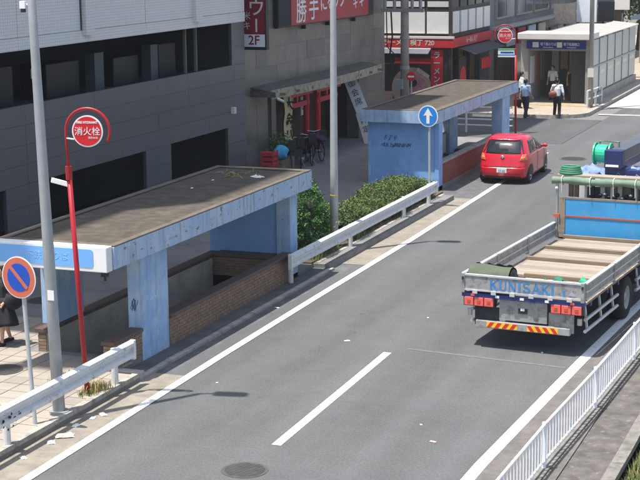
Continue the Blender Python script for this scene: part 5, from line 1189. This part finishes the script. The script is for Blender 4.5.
# ================================================================== BICYCLES, CRATE, POT
def bicycle(label, loc, rz, group='bicycles parked at the shop front'):
    t = thing('bicycle', label, 'bicycle', loc, rz, group)
    for y in (0, 1.08):
        wh = bpy.data.objects.new('wheel', None); COL.objects.link(wh); wh.parent = t; wh.location = (0, y, .33)
        MB().tube([(0, .32*math.cos(R(15*k)), .32*math.sin(R(15*k))) for k in range(25)], .018, 6).build('tyre', M['rubber'], wh)
        s_ = MB()
        for k in range(10): s_.tube([(0, 0, 0), (0, .31*math.cos(R(36*k)), .31*math.sin(R(36*k)))], .004, 4)
        s_.build('spokes', M['chrome'], wh)
        MB().tube([(0, .37*math.cos(R(a)), .37*math.sin(R(a))) for a in range(20, 161, 14)], .02, 5).build('mudguard', M['black'], wh)
    f_ = MB()
    for a, c in (((0, 0, .33), (0, .42, .3)), ((0, .42, .3), (0, .3, .8)), ((0, 0, .33), (0, .32, .7)), ((0, .42, .3), (0, .86, .75)), ((0, .35, .62), (0, .86, .78)), ((0, .84, .95), (0, 1.08, .33))): f_.tube([a, c], .018, 6)
    f_.build('frame', M['black'], t)
    MB().ball((0, .28, .86), .1, 8, (.8, 1.3, .4)).build('saddle', M['black'], t); MB().tube([(-.28, .7, 1.0), (-.24, .84, 1.02), (0, .84, .97), (.24, .84, 1.02), (.28, .7, 1.0)], .014, 6).build('handlebar', M['chrome'], t)
    bk_ = MB(); 
    for z in (.68, .78, .9): bk_.tube([(-.18, .95, z), (.18, .95, z), (.18, 1.25, z), (-.18, 1.25, z), (-.18, .95, z)], .008, 5)
    for x, y in ((-.18, .95), (0, .95), (.18, .95), (.18, 1.1), (.18, 1.25), (0, 1.25), (-.18, 1.25), (-.18, 1.1)): bk_.tube([(x*.85, 1.1+(y-1.1)*.85, .66), (x, y, .92)], .007, 5)
    bk_.build('basket', M['black'], t); MB().box(-.15, .15, .98, 1.22, .68, .86).build('basket_load', M['cloth_black'], t, bevel=.05); MB().box(-.14, .14, -.15, .14, .72, .8).build('child_seat', M['black'], t, bevel=.03); MB().box(-.14, .14, -.2, -.13, .78, 1.15).build('seat_back', M['black'], t, bevel=.03); MB().tube([(.02, .1, .3), (.18, .05, .0)], .012, 5).build('kickstand', M['chrome'], t); MB().tube([(-.08, .42, .3), (.1, .42, .3)], .07, 12).build('crank', M['galv'], t)
    return t
bicycle('dark bicycle at the shop front, nearest the blue bag', (-19.55, 47.6, .14), R(35)); bicycle('dark bicycle before the beige banner, second from the blue bag', (-19.5, 48.5, .14), R(20)); bicycle('dark bicycle nearest the red gates', (-19.55, 50.6, .14), R(40)); bicycle('dark bicycle with folded cover, second from the red gates', (-19.5, 49.5, .14), R(30))
cv_ = thing('bicycle_cover', 'dark blue cover thrown over a bicycle handlebar by the red gates', 'cover', (-19.5, 50.0, 1.05)); MB().grid([[(-.35+.1*i, -.3+.1*j, .12*math.cos((i-3)*.5)+.04*math.sin(j*2)) for j in range(7)] for i in range(8)]).build('cloth', M['cloth_navy'], cv_, smooth=True)
for zz, lab in ((.14, 'red plastic crate on the sidewalk, lower of the two by the dark building corner'), (.66, 'red plastic crate stacked on top of the other by the dark building corner')):
    ct = thing('plastic_crate', lab, 'crate', (-19.5, 45.75, zz), 0, 'red crates by the dark building')
    for k in range(3): MB().box(-.2, .2, -.2, .2, .02+.16*k, .13+.16*k).build('slatted_side', M['crate_red'], ct)
    for x in (-.2, .2):
        for y in (-.2, .2): MB().box(x-.02, x+.02, y-.02, y+.02, 0, .5).build('corner', M['crate_red'], ct)
wb = thing('wooden_box', 'low dark wooden box carrying the blue bag and the potted plant', 'box', (-19.75, 47.25, .14))
for k in range(4): MB().box(-.3, .3, -.55, .55, .01+.14*k, .14+.14*k).build('slat', M['wood_old'], wb)
bgm = MB().ball((0, 0, .25), .27, 10, (1, .9, .9)); bgm.v = [(a+.04*math.sin(c_*21+b_*9), b_+.04*math.sin(a*19), max(0, c_)) for a, b_, c_ in bgm.v]; ob = bgm.build('bag', M['bag_cyan'], smooth=True); ob.location = (-19.55, 46.85, .712); tag(ob, 'bright blue plastic bag beside the red crate', 'bag')
pt_ = thing('potted_plant', 'leafy green potted plant behind the blue bag', 'plant', (-19.85, 47.55, .712)); MB().tube([(0, 0, 0), (0, 0, .25)], [.1, .14], 14).build('pot', M['timber'], pt_)
leaves('leaf_mass', M['leaf_bush'], pt_, [(rnd.gauss(0, .17), rnd.gauss(0, .18), .25+abs(rnd.gauss(.2, .18))) for k in range(600)], .05, 25); MB().tube([(0, 0, .2), (.02, 0, .6)], .015, 6).build('stem', M['bark'], pt_)

# ================================================================== PEOPLE
def capsules(b, segs, n=10):
    for p, r1, q, r2 in segs:
        p, q = Vector(p), Vector(q); L = (q-p).length; m_ = max(2, int(L/(min(r1, r2)*.6))+1)
        b.tube([p.lerp(q, k/m_) for k in range(m_+1)], [r1+(r2-r1)*k/m_ for k in range(m_+1)], n)
        b.ball(p, r1, 6); b.ball(q, r2, 6)
def remesh(b, name, m, parent, vox, smooth=3):
    o = b.build(name, m, parent, smooth=True); r_ = o.modifiers.new('r', 'REMESH'); r_.mode = 'VOXEL'; r_.voxel_size = vox; r_.use_smooth_shade = True
    if smooth: s_ = o.modifiers.new('s', 'SMOOTH'); s_.iterations = smooth; s_.factor = .5
    return o
def hand(b, wrist, d, side, curl=.5, up_=Vector((0, 0, 1))):
    """palm and five fingers; d = direction the hand points"""
    d = Vector(d).normalized(); s_ = d.cross(up_).normalized()*side; nrm = s_.cross(d).normalized()
    wr = Vector(wrist); b.tube([wr, wr+d*.05, wr+d*.085], [.026, .034, .03], 8)
    for k, (o_, L) in enumerate(((-.03, .062), (-.011, .075), (.009, .07), (.028, .055))):
        p0 = wr+d*.08+s_*o_; p1 = p0+(d+nrm*.35*curl)*L*.5; p2 = p1+(d*.6+nrm*curl)*L*.5; b.tube([p0-d*.02, p0, p1, p2], [.0095, .0095, .009, .007], 6)
    p0 = wr+d*.025-s_*.03; b.tube([p0, p0-s_*.028+d*.03, p0-s_*.03+d*.062], [.012, .011, .008], 6)
def person(label, loc, rz, top, bottom, top_m, bottom_m, pose, H=1.7, skirt=None, sleeves=.55, hair='short', shoe='black', vox=.014):
    t = thing('person', label, 'person', loc, rz); k = H/1.7
    J = dict(pel=(0, 0, .93), chest=(0, .01, 1.27), neck=(0, .0, 1.44), head=(0, .02, 1.58), shl=(-.18, 0, 1.39), shr=(.18, 0, 1.39), ell=(-.24, -.02, 1.12), elr=(.24, -.02, 1.12), wrl=(-.25, .06, .88), wrr=(.25, .06, .88),
             hpl=(-.09, 0, .9), hpr=(.09, 0, .9), knl=(-.1, .02, .49), knr=(.1, .02, .49), anl=(-.1, -.02, .08), anr=(.1, -.02, .08))
    J.update(pose); J = {a: Vector(v) for a, v in J.items()}
    b = MB()
    capsules(b, [(J['pel'], .13, J['chest'], .135), (J['chest'], .13, J['neck']-Vector((0, 0, .06)), .08), (J['neck']-Vector((0, 0, .05)), .052, J['head']-Vector((0, 0, .05)), .05), (J['shl'], .06, J['shr'], .06)])
    b.ball(J['head']+Vector((0, .0, .01)), .098, 10, (.8, .98, 1.2)); b.ball(J['head']+Vector((0, .1, -.02)), .018, 5, (.8, 1, 1.4)); b.ball(J['head']+Vector((0, .055, -.09)), .045, 6)
    for s in (-1, 1): b.ball(J['head']+Vector((s*.082, -.01, -.005)), .024, 5, (.5, .8, 1.2)); b.ball(J['head']+Vector((s*.032, .085, .012)), .014, 5)
    for s, L in ((-1, 'l'), (1, 'r')):
        capsules(b, [(J['sh'+L], .052, J['el'+L], .041), (J['el'+L], .04, J['wr'+L], .027), (J['hp'+L], .085, J['kn'+L], .055), (J['kn'+L], .055, J['an'+L], .035)])
        b.tube([J['an'+L]+Vector((0, -.04, -.03)), J['an'+L]+Vector((0, .14, -.05))], [.04, .03], 8)
        hand(b, J['wr'+L], J['wr'+L]-J['el'+L], s, .5, Vector((0, 1, 0)) if abs((J['wr'+L]-J['el'+L]).normalized().z) > .7 else Vector((0, 0, 1)))
    remesh(b, 'body', M['skin'], t, .009, 2)
    c_ = MB(); capsules(c_, [(J['pel']+Vector((0, 0, .05)), .15, J['chest'], .158), (J['chest'], .155, J['neck']-Vector((0, 0, .09)), .09), (J['shl'], .078, J['shr'], .078)])
    for L in 'lr':
        e = J['sh'+L].lerp(J['el'+L], min(1, sleeves*2)); capsules(c_, [(J['sh'+L], .07, e, .058)])
        if sleeves > .5: capsules(c_, [(J['el'+L], .057, J['el'+L].lerp(J['wr'+L], (sleeves-.5)*2), .042)])
    remesh(c_, top, M[top_m], t, vox)
    d_ = MB()
    if skirt:
        P = []
        for i in range(9):
            q = i/8; z = J['pel'].z+.1-(J['pel'].z+.1-skirt[0])*q; r_ = .15+(skirt[1]-.15)*q**.8
            P.append([((r_*(1+.09*q*math.sin(7*a)))*math.cos(a), r_*.8*(1+.09*q*math.sin(7*a+1))*math.sin(a)+.02, z+.015*q*math.sin(5*a)) for a in [2*math.pi*j/48 for j in range(49)]])
        o = d_.grid(P).build(bottom, M[bottom_m], t, smooth=True); o.modifiers.new('s', 'SOLIDIFY').thickness = .008
    else:
        capsules(d_, [(J['pel'], .148, J['pel']+Vector((0, 0, .06)), .145)]+[(J['hp'+L], .108, J['kn'+L], .08) for L in 'lr']+[(J['kn'+L], .08, J['an'+L]+Vector((0, 0, .02)), .068) for L in 'lr']); remesh(d_, bottom, M[bottom_m], t, vox)
    for L in 'lr':
        f_ = MB(); f_.tube([J['an'+L]+Vector((0, -.07, -.035)), J['an'+L]+Vector((0, .0, -.03)), J['an'+L]+Vector((0, .12, -.045)), J['an'+L]+Vector((0, .18, -.055))], [.035, .045, .042, .022], 10); f_.build('shoe', M[shoe], t, smooth=True)
    h_ = MB(); h_.ball(J['head']+Vector((0, -.022, .035)), .106, 10, (.86, .95, 1.12))
    if hair == 'long': capsules(h_, [(J['head']+Vector((0, -.05, 0)), .085, J['head']+Vector((0, -.08, -.18)), .06)])
    h_.build('hair', M['hair'], t, smooth=True)
    t.scale = (k, k, k)
    return t
# woman walking on the near pavement, one hand raised to her face
p = person('woman in charcoal cardigan and flared black skirt, hand raised, at the left picture edge', (-16.36, 25.0, SW), R(150), 'cardigan', 'skirt', 'cloth_grey', 'cloth_black',
           dict(elr=(.26, .1, 1.16), wrr=(.12, .2, 1.36), ell=(-.22, -.06, 1.13), wrl=(-.2, .1, .95), knl=(-.09, .1, .5), anl=(-.1, .14, .08), anr=(.1, -.16, .1), knr=(.09, -.04, .5)), 1.6, (.46, .36), .95, 'long')
bg_ = thing('shoulder_bag', 'dark shoulder bag hanging at the side of the woman in the black skirt', 'bag', (-16.12, 24.98, SW+.72), R(150)); MB().ball((0, 0, .18), .2, 8, (.5, 1, .9)).build('bag_body', M['cloth_black'], bg_, smooth=True); MB().tube([(.0, -.12, .3), (.0, -.06, .5), (0, .06, .5), (0, .12, .3)], .012, 6).build('strap', M['cloth_black'], bg_)
# man in the white shirt crossing, seen from behind
p = person('man in white shirt and black trousers seen from behind, crossing to the station', (-14.7, 67.15, 0.02), R(0), 'shirt', 'trousers', 'shirt_white', 'cloth_black', dict(ell=(-.27, .04, 1.16), wrl=(-.14, .16, 1.2), elr=(.26, -.03, 1.12), wrr=(.28, .05, .9), knl=(-.1, .06, .5), anl=(-.13, .05, .08), anr=(.12, -.08, .08)), 1.72, None, .75)
sb_ = thing('shoulder_bag', 'brown bag carried on the back of the man in the white shirt', 'bag', (-14.86, 66.95, 1.08)); MB().ball((0, 0, 0), .19, 8, (1, .5, .8)).build('bag_body', M['bag_brown'], sb_, smooth=True); MB().tube([(-.1, .04, .12), (.02, .1, .3), (.18, .1, .42)], .018, 6).build('strap', M['bag_brown'], sb_)
person('person in light blue shirt and dark trousers walking behind the far shelter roof', (-16.0, 66.6, .02), R(-20), 'shirt', 'trousers', 'shirt_blue', 'cloth_navy', dict(anl=(-.1, .22, .1), knl=(-.1, .14, .5), anr=(.1, -.2, .1), knr=(.1, -.02, .5), wrr=(.26, .14, .92), wrl=(-.26, -.06, .9)), 1.72, None, .4)
bgb = thing('shoulder_bag', 'black bag held low by the person in the light blue shirt', 'bag', (-16.32, 66.45, .55)); MB().box(-.16, .16, -.07, .07, 0, .3).build('bag_body', M['cloth_black'], bgb, bevel=.03); MB().tube([(-.1, 0, .3), (0, 0, .42), (.1, 0, .3)], .012, 6).build('handle', M['cloth_black'], bgb)
person('person in white top with a cyan bag walking beside the station entrance wall', (-16.9, 69.6, .12), R(-70), 'shirt', 'trousers', 'shirt_white', 'cloth_navy', dict(anl=(-.1, .15, .1), anr=(.1, -.15, .1)), 1.68, None, .4)
cbg = thing('shoulder_bag', 'cyan bag beside the station entrance wall', 'bag', (-16.62, 69.45, 1.0)); MB().ball((0, 0, 0), .18, 8, (.6, 1, 1)).build('bag_body', M['bag_cyan'], cbg, smooth=True); MB().tube([(0, -.1, .12), (0, 0, .35), (0, .1, .12)], .014, 6).build('strap', M['bag_cyan'], cbg)
person('person in pale top standing in the shade of the station doorway', (-16.35, 73.6, .12), R(170), 'shirt', 'trousers', 'shirt_white', 'cloth_navy', {}, 1.66, None, .4)
person('person in khaki top and maroon trousers entering the station doorway', (-15.25, 73.0, .12), R(10), 'jacket', 'trousers', 'cloth_khaki', 'cloth_maroon', dict(anl=(-.1, .12, .1)), 1.7, None, .9)
rk = thing('backpack', 'dark backpack worn by the person in khaki at the station door', 'backpack', (-15.28, 72.8, 1.05)); MB().box(-.15, .15, -.1, .08, 0, .42).build('pack', M['cloth_black'], rk, bevel=.05); MB().box(-.1, .1, -.14, -.1, .05, .22).build('pocket', M['cloth_black'], rk, bevel=.02)

# ================================================================== AIR
hz_ = MB().box(-420, 420, -80, 720, -4.2, 40).build('haze', M['asphalt']); hz_['kind'] = 'stuff'; hz_['label'] = 'thin haze added over the street to lift its dark tones'; hz_['category'] = 'haze'  # faint volume added to lift the blacks and soften contrast
hm_ = bpy.data.materials.new('haze'); hm_.use_nodes = True; n_ = hm_.node_tree.nodes; n_.clear(); pv = n_.new('ShaderNodeVolumePrincipled'); pv.inputs['Color'].default_value = (.9, .93, 1, 1); pv.inputs['Density'].default_value = .00035; pv.inputs['Anisotropy'].default_value = .2
ou = n_.new('ShaderNodeOutputMaterial'); hm_.node_tree.links.new(pv.outputs[0], ou.inputs['Volume']); hz_.data.materials.clear(); hz_.data.materials.append(hm_)
